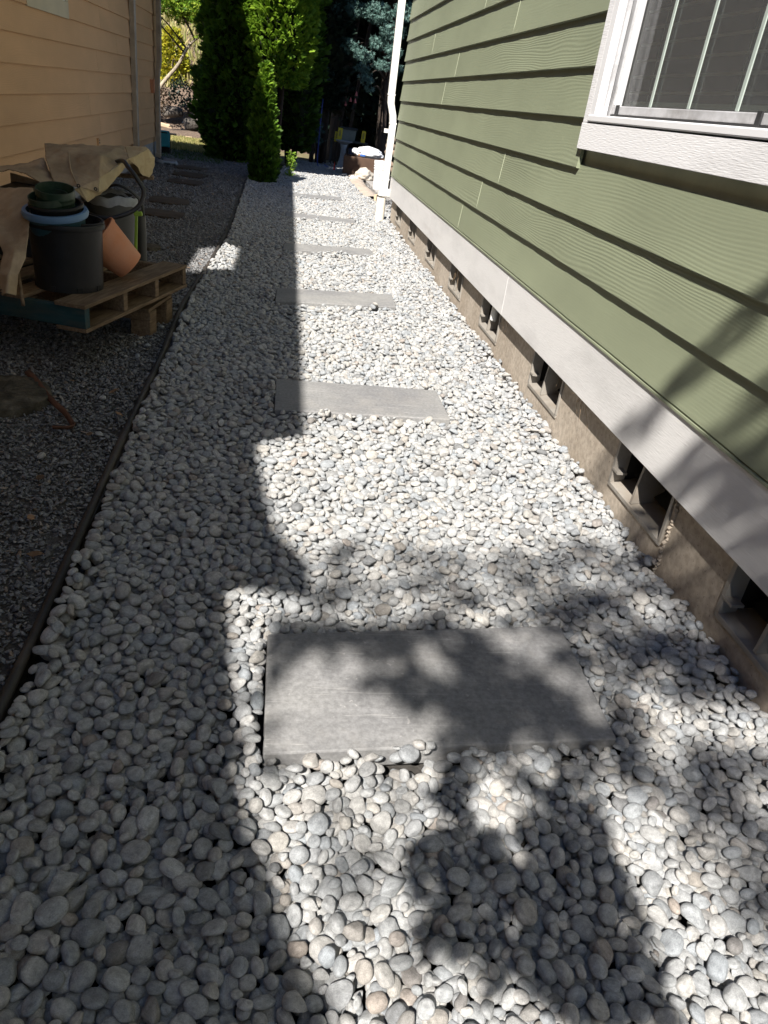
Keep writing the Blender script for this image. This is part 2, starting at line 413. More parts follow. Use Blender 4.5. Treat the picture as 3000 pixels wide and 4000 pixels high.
def pebble_makers():
    out = []
    V0, F0 = icosphere(3)
    for i in range(12):
        r = np.random.default_rng(100 + i)
        V = V0 * lumps(V0, 100 + i, .19 if i < 8 else .26)[:, None]
        e = [1.0, 1.0, .8, .75, 1.15, .9, .85, 1.0, 1.1, .7, .65, .7][i]
        V = np.sign(V) * np.abs(V) ** (e if e < 1 else 1.0)
        ncut = [0, 1, 2, 0, 2, 1, 3, 0, 2, 5, 6, 8][i]
        for _ in range(ncut):
            d = r.normal(size=3); d /= np.linalg.norm(d); h = r.uniform(.55, .8); s = V @ d
            over = s > h; V[over] -= np.outer((s[over] - h) * .85, d)
        V /= np.abs(V).max(0)
        out.append((V, F0, M['pebble'], True))
    return out

def chip_makers():
    out = []
    for i in range(8):
        r = np.random.default_rng(300 + i)
        bm = bmesh.new()
        for _ in range(8): bm.verts.new(r.uniform(-1, 1, 3) * np.array([1, 1, 1]))
        h = bmesh.ops.convex_hull(bm, input=bm.verts); bmesh.ops.delete(bm, geom=[v for v in bm.verts if not v.link_faces], context='VERTS')
        bmesh.ops.triangulate(bm, faces=bm.faces); bm.verts.ensure_lookup_table(); bm.verts.index_update()
        V = np.array([v.co[:] for v in bm.verts]); F = np.array([[v.index for v in f.verts] for f in bm.faces]); bm.free()
        out.append((V, F, M['chip'], False))
    return out

def scatter(name, P, E, S, I, col, parent=None):
    """one object: a point cloud with an instance of a shape from col on every point"""
    me = bpy.data.meshes.new(name); me.vertices.add(len(P)); me.vertices.foreach_set('co', np.asarray(P, np.float32).ravel())
    a = me.attributes.new('turn', 'FLOAT_VECTOR', 'POINT'); a.data.foreach_set('vector', np.asarray(E, np.float32).ravel())
    a = me.attributes.new('size', 'FLOAT_VECTOR', 'POINT'); a.data.foreach_set('vector', np.asarray(S, np.float32).ravel())
    a = me.attributes.new('pick', 'INT', 'POINT'); a.data.foreach_set('value', np.asarray(I, np.int32))
    o = bpy.data.objects.new(name, me); C.objects.link(o)
    g = bpy.data.node_groups.new(name, 'GeometryNodeTree'); g.is_modifier = True
    g.interface.new_socket('Geometry', in_out='INPUT', socket_type='NodeSocketGeometry'); g.interface.new_socket('Geometry', in_out='OUTPUT', socket_type='NodeSocketGeometry')
    n = g.nodes; gi = n.new('NodeGroupInput'); go = n.new('NodeGroupOutput'); ip = n.new('GeometryNodeInstanceOnPoints')
    ci = n.new('GeometryNodeCollectionInfo'); ci.inputs['Collection'].default_value = col; ci.inputs['Separate Children'].default_value = True; ci.inputs['Reset Children'].default_value = True
    def att(nm, ty):
        x = n.new('GeometryNodeInputNamedAttribute'); x.data_type = ty; x.inputs['Name'].default_value = nm; return x.outputs[0]
    er = n.new('FunctionNodeEulerToRotation'); g.links.new(att('turn', 'FLOAT_VECTOR'), er.inputs[0])
    g.links.new(gi.outputs[0], ip.inputs['Points']); g.links.new(ci.outputs[0], ip.inputs['Instance']); ip.inputs['Pick Instance'].default_value = True
    g.links.new(att('pick', 'INT'), ip.inputs['Instance Index']); g.links.new(er.outputs[0], ip.inputs['Rotation']); g.links.new(att('size', 'FLOAT_VECTOR'), ip.inputs['Scale'])
    g.links.new(ip.outputs[0], go.inputs[0])
    md = o.modifiers.new('scatter', 'NODES'); md.node_group = g
    o['kind'] = 'stuff'
    if parent: o.parent = parent
    return o

def rot_mats(az, el, roll):
    """columns: x = outward direction (az, el), others perpendicular, rolled"""
    ca, sa, ce, se = np.cos(az), np.sin(az), np.cos(el), np.sin(el)
    d = np.stack([ca * ce, sa * ce, se], -1); s = np.stack([-sa, ca, 0 * sa], -1); u = np.cross(d, s)
    c, q = np.cos(roll)[:, None], np.sin(roll)[:, None]
    return np.stack([d, s * c + u * q, -s * q + u * c], -1)

def foliage(name, P, Rm, size, proto, m, parent=None, tint=None, smooth=False):
    V, F = proto; n = len(P); k = len(V)
    W = np.einsum('nij,kj->nki', Rm, V) * np.asarray(size)[:, None, None] + np.asarray(P)[:, None, :]
    FF = (F[None] + (np.arange(n) * k)[:, None, None]).reshape(-1, F.shape[1])
    if tint is None: tint = rng.uniform(0, 1, n)
    return np_mesh(name, W.reshape(-1, 3), FF, m, parent, smooth, np.repeat(tint, k))

def spray_proto(n=5, w=.17, curl=.25):
    """flat fan of scale leaves along a stem, pointing along +x"""
    V = []; F = []
    def leaf(b, a, l, wd):
        d = np.array([math.cos(a), math.sin(a), 0]); s = np.array([-d[1], d[0], 0]); i = len(V)
        for t, k in ((0, .25), (.5, 1), (1, .1)):
            p = np.array(b) + d * l * t
            for sg in (-1, 1):
                q = p + s * wd * k * sg; q[2] = -curl * (q[0] ** 2 + q[1] ** 2) + .06 * sg * k; V.append(q)
        F.append((i, i + 1, i + 3, i + 2)); F.append((i + 2, i + 3, i + 5, i + 4))
    leaf((0, 0, 0), 0, 1.0, .09)
    for j in range(n):
        t = .15 + .7 * j / n
        for sg in (-1, 1):
            leaf((t, 0, 0), sg * (.75 - .25 * t), .55 * (1 - .45 * t), w * .6)
    return np.array(V), np.array(F)

def leaf_proto():
    V = np.array([(0, 0, 0), (.35, .28, .06), (1, 0, -.08), (.35, -.28, .06)]); return V, np.array([(0, 1, 2, 3)])

def tuft_proto():
    """short rounded shoot of needles, spreading in all directions"""
    V = []; F = []
    r = np.random.default_rng(5)
    for i in range(16):
        d = r.normal(size=3); d[0] = abs(d[0]) + .3; d /= np.linalg.norm(d); s = np.cross(d, r.normal(size=3)); s /= np.linalg.norm(s); b = np.array([r.uniform(0, .5), 0, 0]); k = len(V)
        V += [b - s * .07, b + s * .07, b + d * .6 + s * .03, b + d * .6 - s * .03]; F.append((k, k + 1, k + 2, k + 3))
    return np.array(V), np.array(F)
SPRAY = spray_proto(); LEAF = leaf_proto(); TUFT = tuft_proto()

# ================================================================== SETTING: ground, hill
def sheet(name, xs, ys, zf, m, jit=0):
    V = [(x, y, zf(x, y) + (rnd.uniform(-jit, jit) if jit else 0)) for y in ys for x in xs]; w = len(xs)
    F = [(j * w + i, j * w + i + 1, (j + 1) * w + i + 1, (j + 1) * w + i) for j in range(len(ys) - 1) for i in range(w - 1)]
    return tag(np_mesh(name, np.array(V), np.array(F), m, smooth=True), kind='structure')
def hill_z(x, y):
    t = max(0.0, y - 21.5); return -0.02 + .42 * t + .10 * math.sin(x * 1.3 + y * .7) * min(1, t)
sheet('ground', [-150, -20, -6, 0, 6, 20, 150], [-150, -20, -6, 0, 8, 15, 40, 150], lambda x, y: -0.09, M['soil'])
sheet('gravel_yard', list(np.linspace(-2.0, -.5, 26)), list(np.linspace(-1.5, 15.0, 120)), lambda x, y: -.022 + .006 * math.sin(7 * x + 3 * y), M['gravelbase'], .003)
sheet('lawn', list(np.linspace(-7, 1.2, 20)), list(np.linspace(15.02, 18.3, 14)), lambda x, y: -.03, M['lawn'], .012)
sheet('hillside', list(np.linspace(-16, 12, 70)), list(np.linspace(18.32, 46, 80)), hill_z, M['mulch'], .035)

# ------------------------------------------------------------------ stepping stones
SL = [[(.021, 1.432), (.78, 1.501), (.779, 1.106), (.021, 1.059)], [(.015, 3.258), (.757, 3.276), (.758, 2.92), (.013, 2.882)],
      [(-.005, 5.041), (.78, 5.19), (.765, 4.835), (-.011, 4.681)], [(.035, 6.74), (.79, 6.90), (.80, 6.62), (.025, 6.44)],
      [(.041, 8.61), (.779, 8.66), (.785, 8.36), (.037, 8.30)], [(.08, 10.43), (.75, 10.58), (.765, 10.28), (.07, 10.13)]]
SLAB = ['nearest grey concrete stepping stone, widest in view, dappled with leaf shade', 'grey stepping stone second from the front, left corner in house shadow',
        'grey stepping stone third from the front in the pebble path', 'grey stepping stone fourth from the front in the pebble path',
        'thin-looking grey stepping stone fifth from the front beside the white downspout', 'farthest grey stepping stone, just before the small conical shrub']
for q, lb in zip(SL, SLAB):
    cx = sum(p[0] for p in q) / 4; cy = sum(p[1] for p in q) / 4; mb = MB()
    v = [(p[0] - cx, p[1] - cy, -.05) for p in q] + [(p[0] - cx, p[1] - cy, 0) for p in q]
    mb.add(v, [(0, 1, 2, 3), (7, 6, 5, 4), (0, 4, 5, 1), (1, 5, 6, 2), (2, 6, 7, 3), (3, 7, 4, 0)])
    o = mb.build('stepping_stone', M['slab'], bevel=.004); o.location = (cx, cy, .014)
    tag(o, lb, 'paving slab', 'stepping stones set in the pebble path')

# ------------------------------------------------------------------ edging strip
EDG = [(-.500, .2), (-.502, .8), (-.508, 1.23), (-.505, 1.5), (-.514, 2.0), (-.523, 2.83), (-.515, 3.34), (-.540, 4.4), (-.528, 5.0), (-.495, 5.8), (-.468, 7.07), (-.495, 8.9), (-.525, 11.3), (-.52, 12.6)]
ex = np.array([p[0] for p in EDG]); ey = np.array([p[1] for p in EDG])
yy = np.linspace(.2, 12.6, 160); xx = np.interp(yy, ey, ex)
kk = np.ones(9) / 9; xx = np.convolve(np.pad(xx, 4, 'edge'), kk, 'valid')
mb = MB(); mb.tube([(x, y, -.008 + .004 * math.sin(y * 2.1)) for x, y in zip(xx, yy)], [.0130 + .0015 * math.sin(i * .7) for i in range(160)], 8)
mb.v = [(p[0], p[1], p[2]) for p in mb.v]
ed = mb.build('garden_edging', M['edging'], smooth=True); tag(ed, 'black round-topped edging strip between the dark gravel and the pebbles', 'edging')

# ================================================================== PEBBLES
def xl(y): return np.where(y < 11.6, np.interp(y, yy, xx) + .022, np.interp(y, [11.6, 12.2, 13.0, 15.5], [-.5, -.42, -.1, .2]))
def xr(y): return np.interp(y, [0, 9.0, 9.05, 10.6, 11.1, 12.6, 14.1, 15.0, 16.2], [1.203, 1.203, 1.42, 1.30, 1.12, 1.05, 1.07, 1.30, .78])
def drop_pebbles():
    g = .005; x0, y0 = -.62, .36; nx = int(2.14 / g); ny = int(15.9 / g)
    H = np.full((ny, nx), -.055, np.float32)
    gx = x0 + (np.arange(nx) + .5) * g; gy = y0 + (np.arange(ny) + .5) * g; GX, GY = np.meshgrid(gx, gy)
    for q in SL:
        ins = np.ones_like(GX, bool)
        for i in range(4):
            (ax, ay), (bx, by) = q[i], q[(i + 1) % 4]; ins &= ((bx - ax) * (GY - ay) - (by - ay) * (GX - ax)) <= .0001
        H[ins] = 9
    del GX, GY
    W = 8; oy, ox = np.mgrid[-W:W + 1, -W:W + 1]; oy = oy.ravel(); ox = ox.ravel(); dx = ox * g; dy = oy * g
    cell = .185; out = []
    cxs = np.arange(x0 + .05, x0 + 2.1, cell); cys = np.arange(y0 + .05, y0 + 15.7, cell)
    K = 14
    for rd in range(84):
        for pa in (0, 1):
            for pb in (0, 1):
                CX, CY = np.meshgrid(cxs[pa::2], cys[pb::2]); cx = CX.ravel() + rng.uniform(0, cell, CX.size); cy = CY.ravel() + rng.uniform(0, cell, CX.size)
                n = len(cx); a = np.clip(rng.lognormal(math.log(.0168), .21, n), .0095, .0262)
                if rd > 66: a *= .74
                b = a * rng.uniform(.58, .95, n); c = a * rng.uniform(.38, .66, n); yaw = rng.uniform(0, 6.283, n)
                px = cx[:, None] + rng.uniform(-.046, .046, (n, K)); py = cy[:, None] + rng.uniform(-.046, .046, (n, K))
                bad = (px < xl(py) + b[:, None] * .8) | (px > xr(py) - b[:, None] * .8) | (py > 15.9) | (py < .42)
                ix = np.clip(((px - x0) / g).astype(int), W, nx - W - 1); iy = np.clip(((py - y0) / g).astype(int), W, ny - W - 1)
                ca, sa = np.cos(yaw)[:, None], np.sin(yaw)[:, None]
                u = (dx * ca + dy * sa) / a[:, None]; v = (-dx * sa + dy * ca) / b[:, None]; q = u * u + v * v
                cap = np.where(q < 1, c[:, None] * np.sqrt(np.maximum(0, 1 - q)), -99).astype(np.float32)
                hw = H[iy[:, :, None] + oy, ix[:, :, None] + ox]
                zc = (hw + cap[:, None, :]).max(2); zc[bad] = 99
                best = zc.argmin(1); r = np.arange(n); z = zc[r, best]; ok = z < 1
                iyb = iy[r, best]; ixb = ix[r, best]; hb = hw[r, best]
                inn = q < 1; w = inn / np.maximum(1, inn.sum(1))[:, None]
                sx = (hb * dx * w).sum(1) - (hb * w).sum(1) * (dx * w).sum(1); sy = (hb * dy * w).sum(1) - (hb * w).sum(1) * (dy * w).sum(1)
                gxs = np.clip(sx / np.maximum(1e-7, (dx * dx * w).sum(1)) * .8, -.75, .75); gys = np.clip(sy / np.maximum(1e-7, (dy * dy * w).sum(1)) * .8, -.75, .75)
                z = z - .40 * c
                sel = np.where(ok)[0]
                if len(sel):
                    I = iyb[sel][:, None] + oy; J = ixb[sel][:, None] + ox
                    top = np.where(inn[sel], z[sel][:, None] + cap[sel], -99)
                    H[I, J] = np.maximum(H[I, J], top)
                    out.append(np.stack([px[sel, best[sel]], py[sel, best[sel]], z[sel], a[sel], b[sel], c[sel], yaw[sel], gxs[sel], gys[sel], iyb[sel], ixb[sel]], 1))
    D = np.concatenate(out)
    Hs = H[H < 5]; lvl = np.percentile(Hs[Hs > -.05], 80)
    topc = H[D[:, 9].astype(int), D[:, 10].astype(int)]
    vis = D[:, 2] + D[:, 5] > topc - .002
    buried = D[:, 2] + D[:, 5] * 1.0 < topc - .022
    D[:, 2] += .004 - lvl
    keep = ~buried; return D[keep], vis[keep]
PD, PVIS = drop_pebbles()
# stones of the layer underneath, seen only through the gaps
ug = .027; UX, UY = np.meshgrid(np.arange(-.5, 1.42, ug), np.arange(.45, 15.8, ug)); UX = UX.ravel() + rng.uniform(-.009, .009, UX.size); UY = UY.ravel() + rng.uniform(-.009, .009, UY.size)
uk = (UX > xl(UY) + .015) & (UX < xr(UY) - .015)
for q in SL:
    ins = np.ones_like(UX, bool)
    for i in range(4):
        (ax, ay), (bx_, by) = q[i], q[(i + 1) % 4]; ins &= ((bx_ - ax) * (UY - ay) - (by - ay) * (UX - ax)) <= .010
    uk &= ~ins
UX, UY = UX[uk], UY[uk]; un = len(UX); ua = rng.uniform(.014, .021, un)
UD = np.stack([UX, UY, rng.uniform(-.034, -.026, un), ua, ua * rng.uniform(.7, .95, un), ua * rng.uniform(.5, .7, un), rng.uniform(0, 6.28, un), np.zeros(un), np.zeros(un), np.zeros(un), np.zeros(un)], 1)
PD = np.concatenate([PD, UD]); PVIS = np.concatenate([PVIS, np.zeros(un, bool)])
# a few strays on the gravel side
stray = [(-.60, 3.62), (-.63, 3.86), (-.585, 3.95), (-.66, 4.02), (-.62, 3.45), (-.74, 2.35), (-.60, 2.55), (-.57, 4.3), (-.64, 4.6), (-.66, 2.9)]
PS = np.array([[x, y, .002, .017, .013, .010, rnd.uniform(0, 6), .1, -.1, 0, 0] for x, y in stray])
PD = np.concatenate([PD, PS]); PVIS = np.concatenate([PVIS, np.zeros(len(PS), bool)])
n = len(PD); tx, ty = PD[:, 7], PD[:, 8]; rough = rng.normal(0, .12, (2, n)); tx = tx + rough[0]; ty = ty + rough[1]
# rotation = tilt(normal) * yaw
nz = np.stack([-tx, -ty, np.ones(n)], 1); nz /= np.linalg.norm(nz, axis=1)[:, None]
x0v = np.stack([np.cos(PD[:, 6]), np.sin(PD[:, 6]), np.zeros(n)], 1); x0v -= (x0v * nz).sum(1)[:, None] * nz; x0v /= np.linalg.norm(x0v, axis=1)[:, None]
y0v = np.cross(nz, x0v)
PE = np.stack([np.arctan2(y0v[:, 2], nz[:, 2]), -np.arcsin(np.clip(x0v[:, 2], -1, 1)), np.arctan2(x0v[:, 1], x0v[:, 0])], 1)
PI = rng.choice(12, n, p=[.10, .10, .1, .09, .1, .09, .10, .08, .09, .06, .05, .04])
pcol = proto_collection('pebble_shapes', pebble_makers())
pmesh = [o.data for o in sorted(pcol.objects, key=lambda o: o.name)]
path = sheet('pebble_path', list(np.linspace(-.49, 1.42, 8)), list(np.linspace(.2, 16.3, 30)), lambda x, y: -.06, M['soil'])
# the 300 pebbles that show largest are objects of their own
vx = PD[:, :3] - np.array([0, 0, 1.15]); cxr = vx @ np.array(rr); cyr = vx @ np.array(dd); czr = vx @ np.array(ff)
inf = (np.abs(cxr / czr * 2915.7) < 1490) & (np.abs(cyr / czr * 2915.7) < 1990) & PVIS
score = np.where(inf, np.sqrt(PD[:, 3] * PD[:, 4]) / np.linalg.norm(vx, axis=1), 0)
order = np.argsort(-score); big = order[:300]; rest = order[300:]
for i in big:
    o = bpy.data.objects.new('pebble', pmesh[PI[i]]); C.objects.link(o); o.parent = path
    o.location = PD[i, :3]; o.rotation_euler = PE[i]; o.scale = PD[i, 3:6]
scatter('pebble_field', PD[rest, :3], PE[rest], PD[rest, 3:6], PI[rest], pcol, path)

# ------------------------------------------------------------------ slate gravel
def gravel(n, y0, y1, s0, s1):
    y = rng.uniform(y0, y1, n); lo = np.maximum(-1.98, -.345 * y - .12); hi = np.interp(y, yy, xx) - .017; hi = np.where(y > 12.6, -.1, hi)
    x = lo + (hi - lo) * rng.uniform(0, 1, n); keep = rng.uniform(0, 1, n) < (hi - lo) / 1.5
    s = rng.lognormal(math.log((s0 + s1) / 2), .35, n)
    return np.stack([x, y, -.018 + rng.uniform(0, .013, n)], 1)[keep], np.stack([s, s * rng.uniform(.5, .9, n), s * rng.uniform(.25, .5, n)], 1)[keep]
ga = [gravel(52000, .9, 4.2, .0052, .0095), gravel(52000, 4.2, 8.5, .008, .0125), gravel(34000, 8.5, 15.0, .012, .017)]
GP = np.concatenate([a[0] for a in ga]); GS = np.concatenate([a[1] for a in ga]); n = len(GP)
GE = np.stack([rng.normal(0, .45, n), rng.normal(0, .45, n), rng.uniform(0, 6.28, n)], 1)
ccol = proto_collection('slate_chips', chip_makers())
gy_o = bpy.data.objects['gravel_yard']
scatter('slate_gravel', GP, GE, GS, rng.integers(0, 8, n), ccol, gy_o)
# gravel spilling round the fabric and bucket beyond the corner
n = 2500; P = np.stack([rng.uniform(1.2, 1.9, n), rng.uniform(9.4, 14.5, n), np.full(n, -.075) + rng.uniform(0, .02, n)], 1)
scatter('loose_gravel', P, rng.uniform(0, 6, (n, 3)), np.stack([rng.uniform(.012, .024, n)] * 3, 1) * np.array([1, .8, .5]), rng.integers(0, 8, n), ccol, bpy.data.objects['ground'])

# ================================================================== HOUSES
def wob(y, seed): return math.sin(y * 9.1 + seed) * .5 + math.sin(y * 23.7 + seed * 2.3) * .3 + math.sin(y * 51 + seed * 3.7) * .2
def plank(parent, Xb, sg, y0, y1, z0, e, m, lip=.0265, step=.05, wobble=1.3, seed=0):
    n = max(2, int((y1 - y0) / step)); V = []; F = []
    cy = (y0 + y1) / 2
    for i in range(n + 1):
        y = y0 + (y1 - y0) * i / n; w = wob(y, seed) * wobble; edge = 0.0
        prof = [(lip - .0015 + .0012 * w, z0 + .0006 * w), (lip + .0010 * w, z0 + .003), (lip * .75, z0 + e * .35), (.0105, z0 + e + .015), (.003, z0 + e + .015), (.009, z0)]
        for t, z in prof: V.append((sg * t, y - cy, z - z0))
    k = 6
    for i in range(n):
        for j in range(k):
            l = (j + 1) % k; F.append((i * k + j, i * k + l, (i + 1) * k + l, (i + 1) * k + j))
    mb = MB(); mb.add(V, F); mb.f.append(tuple(range(k))); mb.f.append(tuple(n * k + j for j in range(k))[::-1])
    o = mb.build('siding_plank', m, parent, smooth='auto', angle=25); o.location = (Xb, cy, z0); return o

# ---- green house on the right
GH = empty('green_house', (1.2, 3, 0), 0, 'green lap-sided house with pale trim along the right of the path', 'house')
GH.location = (0, 0, 0)
XB = 1.185; YE = 8.88; YN = -2.5
MB().box(1.190, 1.30, YN, YE, .30, 6.3).build('wall_backing', M['caulk'], GH)
MB().box(1.304, 6.5, YE - .12, YE, .30, 6.3).build('end_wall', M['greenplain'], GH)
JO = {0: [5.17, 1.0], 1: [4.75, .6], 2: [4.35, 1.2], 3: [6.87, 3.19, 2.09], 4: [6.42], 5: [6.05], 6: [7.2, 4.6], 7: [5.4], 8: [6.6], 9: [4.9]}
WY0, WY1, WZ0, WZ1 = 1.45, 3.215, 1.092, 2.55
for r in range(32):
    z0 = .488 + .178 * r; cuts = sorted([c for c in JO.get(r, [rnd.uniform(4, 7)])]); ys = [YN] + cuts + [YE]
    for a, b in zip(ys[:-1], ys[1:]):
        a2, b2 = a + .0012, b - .0012
        if r < 10 and r != 3 and b < YE and not (z0 > 1.1 and z0 < WZ1 and WY0 < b < WY1):
            e_ = .178; t0, t1 = .0265, .0125; MB().obox((XB - (t0 + t1) / 2 - .0002, b, z0 + e_ / 2 - .004), (.0020, .0030, e_ - .022), (0, math.atan2(t0 - t1, e_), 0)).build('caulk_joint', M['caulk'], GH)
        segs = [(a2, b2)]
        if z0 + .178 > WZ0 + .05 and z0 < WZ1:
            segs = []
            if a2 < WY0 + .02: segs.append((a2, min(b2, WY0 + .02)))
            if b2 > WY1 - .02: segs.append((max(a2, WY1 - .02), b2))
        for s0, s1 in segs:
            if s1 - s0 > .02: plank(GH, XB, -1, s0, s1, z0, .178, M['green'], seed=r * 3.1 + s0)
# water table and drip cap
for a, b in ((YN, 3.826), (3.829, YE + .02)):
    o = MB().box(1.163, 1.195, a, b, .262, .474).build('water_table_board', M['trim'], GH, bevel=.002)
MB().add([(1.157, YN, .476), (1.196, YN, .478), (1.196, YE + .02, .478), (1.157, YE + .02, .476), (1.157, YN, .483), (1.196, YN, .490), (1.196, YE + .02, .490), (1.157, YE + .02, .483)],
         [(0, 3, 2, 1), (4, 5, 6, 7), (0, 1, 5, 4), (1, 2, 6, 5), (2, 3, 7, 6), (3, 0, 4, 7)]).build('drip_cap', M['greenplain'], GH)
# foundation with vent openings
VF = [1.505, 2.275, 3.31, 4.375, 5.375, 6.41, 7.45, 8.44]; VW = .43; VB, VT = .078, .30
mb = MB(); y = YN; fb = 1.36
fx = 1.206
for f in VF:
    mb.box(fx, fb, y, f - VW, -.4, .46)
    mb.box(fx, fb, f - VW, f, -.4, VB); mb.box(fx, fb, f - VW, f, VT, .46); y = f
mb.box(fx, fb, y, YE, -.4, .46)
mb.box(fb, 6.4, YE - .16, YE, -.4, .46)
mb.build('foundation', M['concrete'], GH)
def vent(f, junk):
    y0, y1 = f - VW, f
    v = MB(); v.box(1.335, 1.356, y0, y1, VB, VT); v.box(1.25, 1.335, y0 + .001, y0 + .012, VB, VT); v.box(1.25, 1.335, y1 - .012, y1 - .001, VB, VT)
    vo = v.build('vent', M['ventdark'], GH)
    fr = MB()
    # sloping sill, flange and side lips
    fr.add([(1.200, y0 + .004, VB - .012), (1.200, y1 - .004, VB - .012), (1.31, y1 - .004, VB + .012), (1.31, y0 + .004, VB + .012), (1.200, y0 + .004, VB + .004), (1.200, y1 - .004, VB + .004), (1.31, y1 - .004, VB + .024), (1.31, y0 + .004, VB + .024)],
           [(0, 3, 2, 1), (4, 5, 6, 7), (0, 1, 5, 4), (1, 2, 6, 5), (2, 3, 7, 6), (3, 0, 4, 7)])
    fr.box(1.199, 1.25, y1 - .020, y1 - .002, VB + .004, VT); fr.box(1.199, 1.25, y0 + .002, y0 + .018, VB + .004, VT)
    fr.build('frame', M['ventplastic'], vo, bevel=.002)
    MB().add([(1.205, y1 - .19, VB + .008), (1.205, y1 - .178, VB + .008), (1.31, y1 - .178, VB + .02), (1.31, y1 - .19, VB + .02), (1.222, y1 - .19, VT), (1.222, y1 - .178, VT), (1.31, y1 - .178, VT), (1.31, y1 - .19, VT)],
             [(0, 3, 2, 1), (4, 5, 6, 7), (0, 1, 5, 4), (1, 2, 6, 5), (2, 3, 7, 6), (3, 0, 4, 7)]).build('divider', M['ventplastic'], vo)
    lv = MB()
    for k in range(3): lv.obox((1.30, (y0 + y1) / 2, .13 + .055 * k), (.05, VW - .05, .004), (0, R(-35), 0))
    lv.build('louvre', M['ventdark'], vo)
    MB().box(1.196, 1.232, y1 - .060, y1 - .012, VB + .052, VB + .060).build('latch_tab', M['ventplastic'], vo)
for i, f in enumerate(VF): vent(f, i)
# rough ridge where two form boards met
mb = MB()
for k in range(26):
    z = -.03 + k * .0125; mb.obox((1.205 + rnd.uniform(-.002, .003), 1.825 + .012 * math.sin(k) * .3 + rnd.uniform(-.003, .003), z), (rnd.uniform(.006, .014), rnd.uniform(.006, .013), .013), (rnd.random(), rnd.random(), rnd.random()))
mb.build('form_seam', M['concrete'], GH)
# ---- window of the green house
def boxpart(name, m, parent, *b, bevel=.0015): return MB().box(*b).build(name, m, parent, bevel=bevel)
WN = MB().add([(1.228, 1.56, 1.25), (1.228, 3.06, 1.25), (1.228, 3.06, 2.45), (1.228, 1.56, 2.45)], [(0, 3, 2, 1)]).build('window', M['glass'], GH)
boxpart('casing', M['casing'], WN, 1.150, 1.189, WY0, WY1, WZ0, 1.184)
boxpart('casing', M['casing'], WN, 1.152, 1.189, 3.158, WY1 - .002, 1.1855, 2.55)
boxpart('casing', M['casing'], WN, 1.152, 1.189, WY0, 1.51, 1.1855, 2.55)
boxpart('casing', M['casing'], WN, 1.148, 1.189, WY0 - .03, WY1 + .03, 2.552, 2.65)
for b in ((1.150, 1.236, 3.10, 3.156, 1.19, 2.548), (1.150, 1.236, 1.513, 1.56, 1.19, 2.548)):
    boxpart('frame', M['vinyl'], WN, *b, bevel=.004)
o = boxpart('sill', M['vinyl'], WN, 1.146, 1.236, 1.513, 3.156, 1.189, 1.213, bevel=.004)
boxpart('track', M['track'], WN, 1.175, 1.19, 3.078, 3.0985, 1.214, 2.5); boxpart('track', M['track'], WN, 1.197, 1.225, 3.062, 3.0985, 1.214, 2.5)
boxpart('sash_rail', M['track'], WN, 1.196, 1.2255, 1.565, 3.0610, 1.220, 1.250, bevel=.003)
boxpart('sash_stile', M['vinyl'], WN, 1.200, 1.2255, 3.040, 3.0605, 1.2505, 2.5, bevel=.003)
boxpart('gasket', M['weather'], WN, 1.192, 1.1955, 1.57, 3.05, 1.214, 1.2215, bevel=0)
for yb in (2.995, 2.04): MB().obox((1.192, yb, 1.233), (.006, .022, .040), (0, 0, R(0))).build('corner_latch', M['weather'], WN)
for ym in (2.777, 2.496, 2.207, 1.92): boxpart('muntin', M['muntin'], WN, 1.2165, 1.2205, ym - .009, ym + .009, 1.252, 2.45)
ms = NT('insect_screen'); tr_ = ms.n('ShaderNodeBsdfTransparent'); df_ = ms.n('ShaderNodeBsdfDiffuse'); df_.inputs[0].default_value = (.10, .105, .11, 1); mx_ = ms.n('ShaderNodeMixShader'); mx_.inputs[0].default_value = .22
ms.l(tr_.outputs[0], mx_.inputs[1]); ms.l(df_.outputs[0], mx_.inputs[2]); ms.l(mx_.outputs[0], ms.out.inputs[0])
MB().add([(1.210, 1.57, 1.2505), (1.210, 3.04, 1.2505), (1.210, 3.04, 2.5), (1.210, 1.57, 2.5)], [(0, 1, 2, 3)]).build('insect_screen', ms.m, WN)
RM = MB(); RM.box(2.2, 2.22, .6, 3.9, .4, 2.7); RM.box(1.31, 2.2, .6, .62, .4, 2.7); RM.box(1.31, 2.2, 3.88, 3.9, .4, 2.7); RM.box(1.31, 2.2, .6, 3.9, .38, .4); RM.box(1.31, 2.2, .6, 3.9, 2.7, 2.72)
RM.build('room', M['screen'], WN)
for k in range(26): MB().obox((1.252, 2.31, 1.300 + .050 * k), (.022, 1.46, .0085), (0, R(-12), 0)).build('blind_slat', M['blind'], WN)
boxpart('blind_rail', M['muntin'], WN, 1.248, 1.275, 1.58, 3.03, 1.258, 1.272)
for yc in (2.87, 2.55, 2.28, 1.99):
    MB().tube([(1.242, yc, 1.265), (1.240, yc + .004, 1.6), (1.242, yc, 2.45)], .0016, 5).build('blind_cord', M['muntin'], WN)
# the backing needs a real hole for the window
bk = bpy.data.objects['wall_backing']; me = bk.data
mb = MB(); mb.box(1.190, 1.30, YN, WY0 + .02, .30, 6.3).box(1.190, 1.30, WY1 - .02, YE, .30, 6.3).box(1.190, 1.30, WY0 + .02, WY1 - .02, .30, WZ0 + .06).box(1.190, 1.30, WY0 + .02, WY1 - .02, 2.5, 6.3)
me.clear_geometry(); me.from_pydata(mb.v, [], mb.f); me.update()
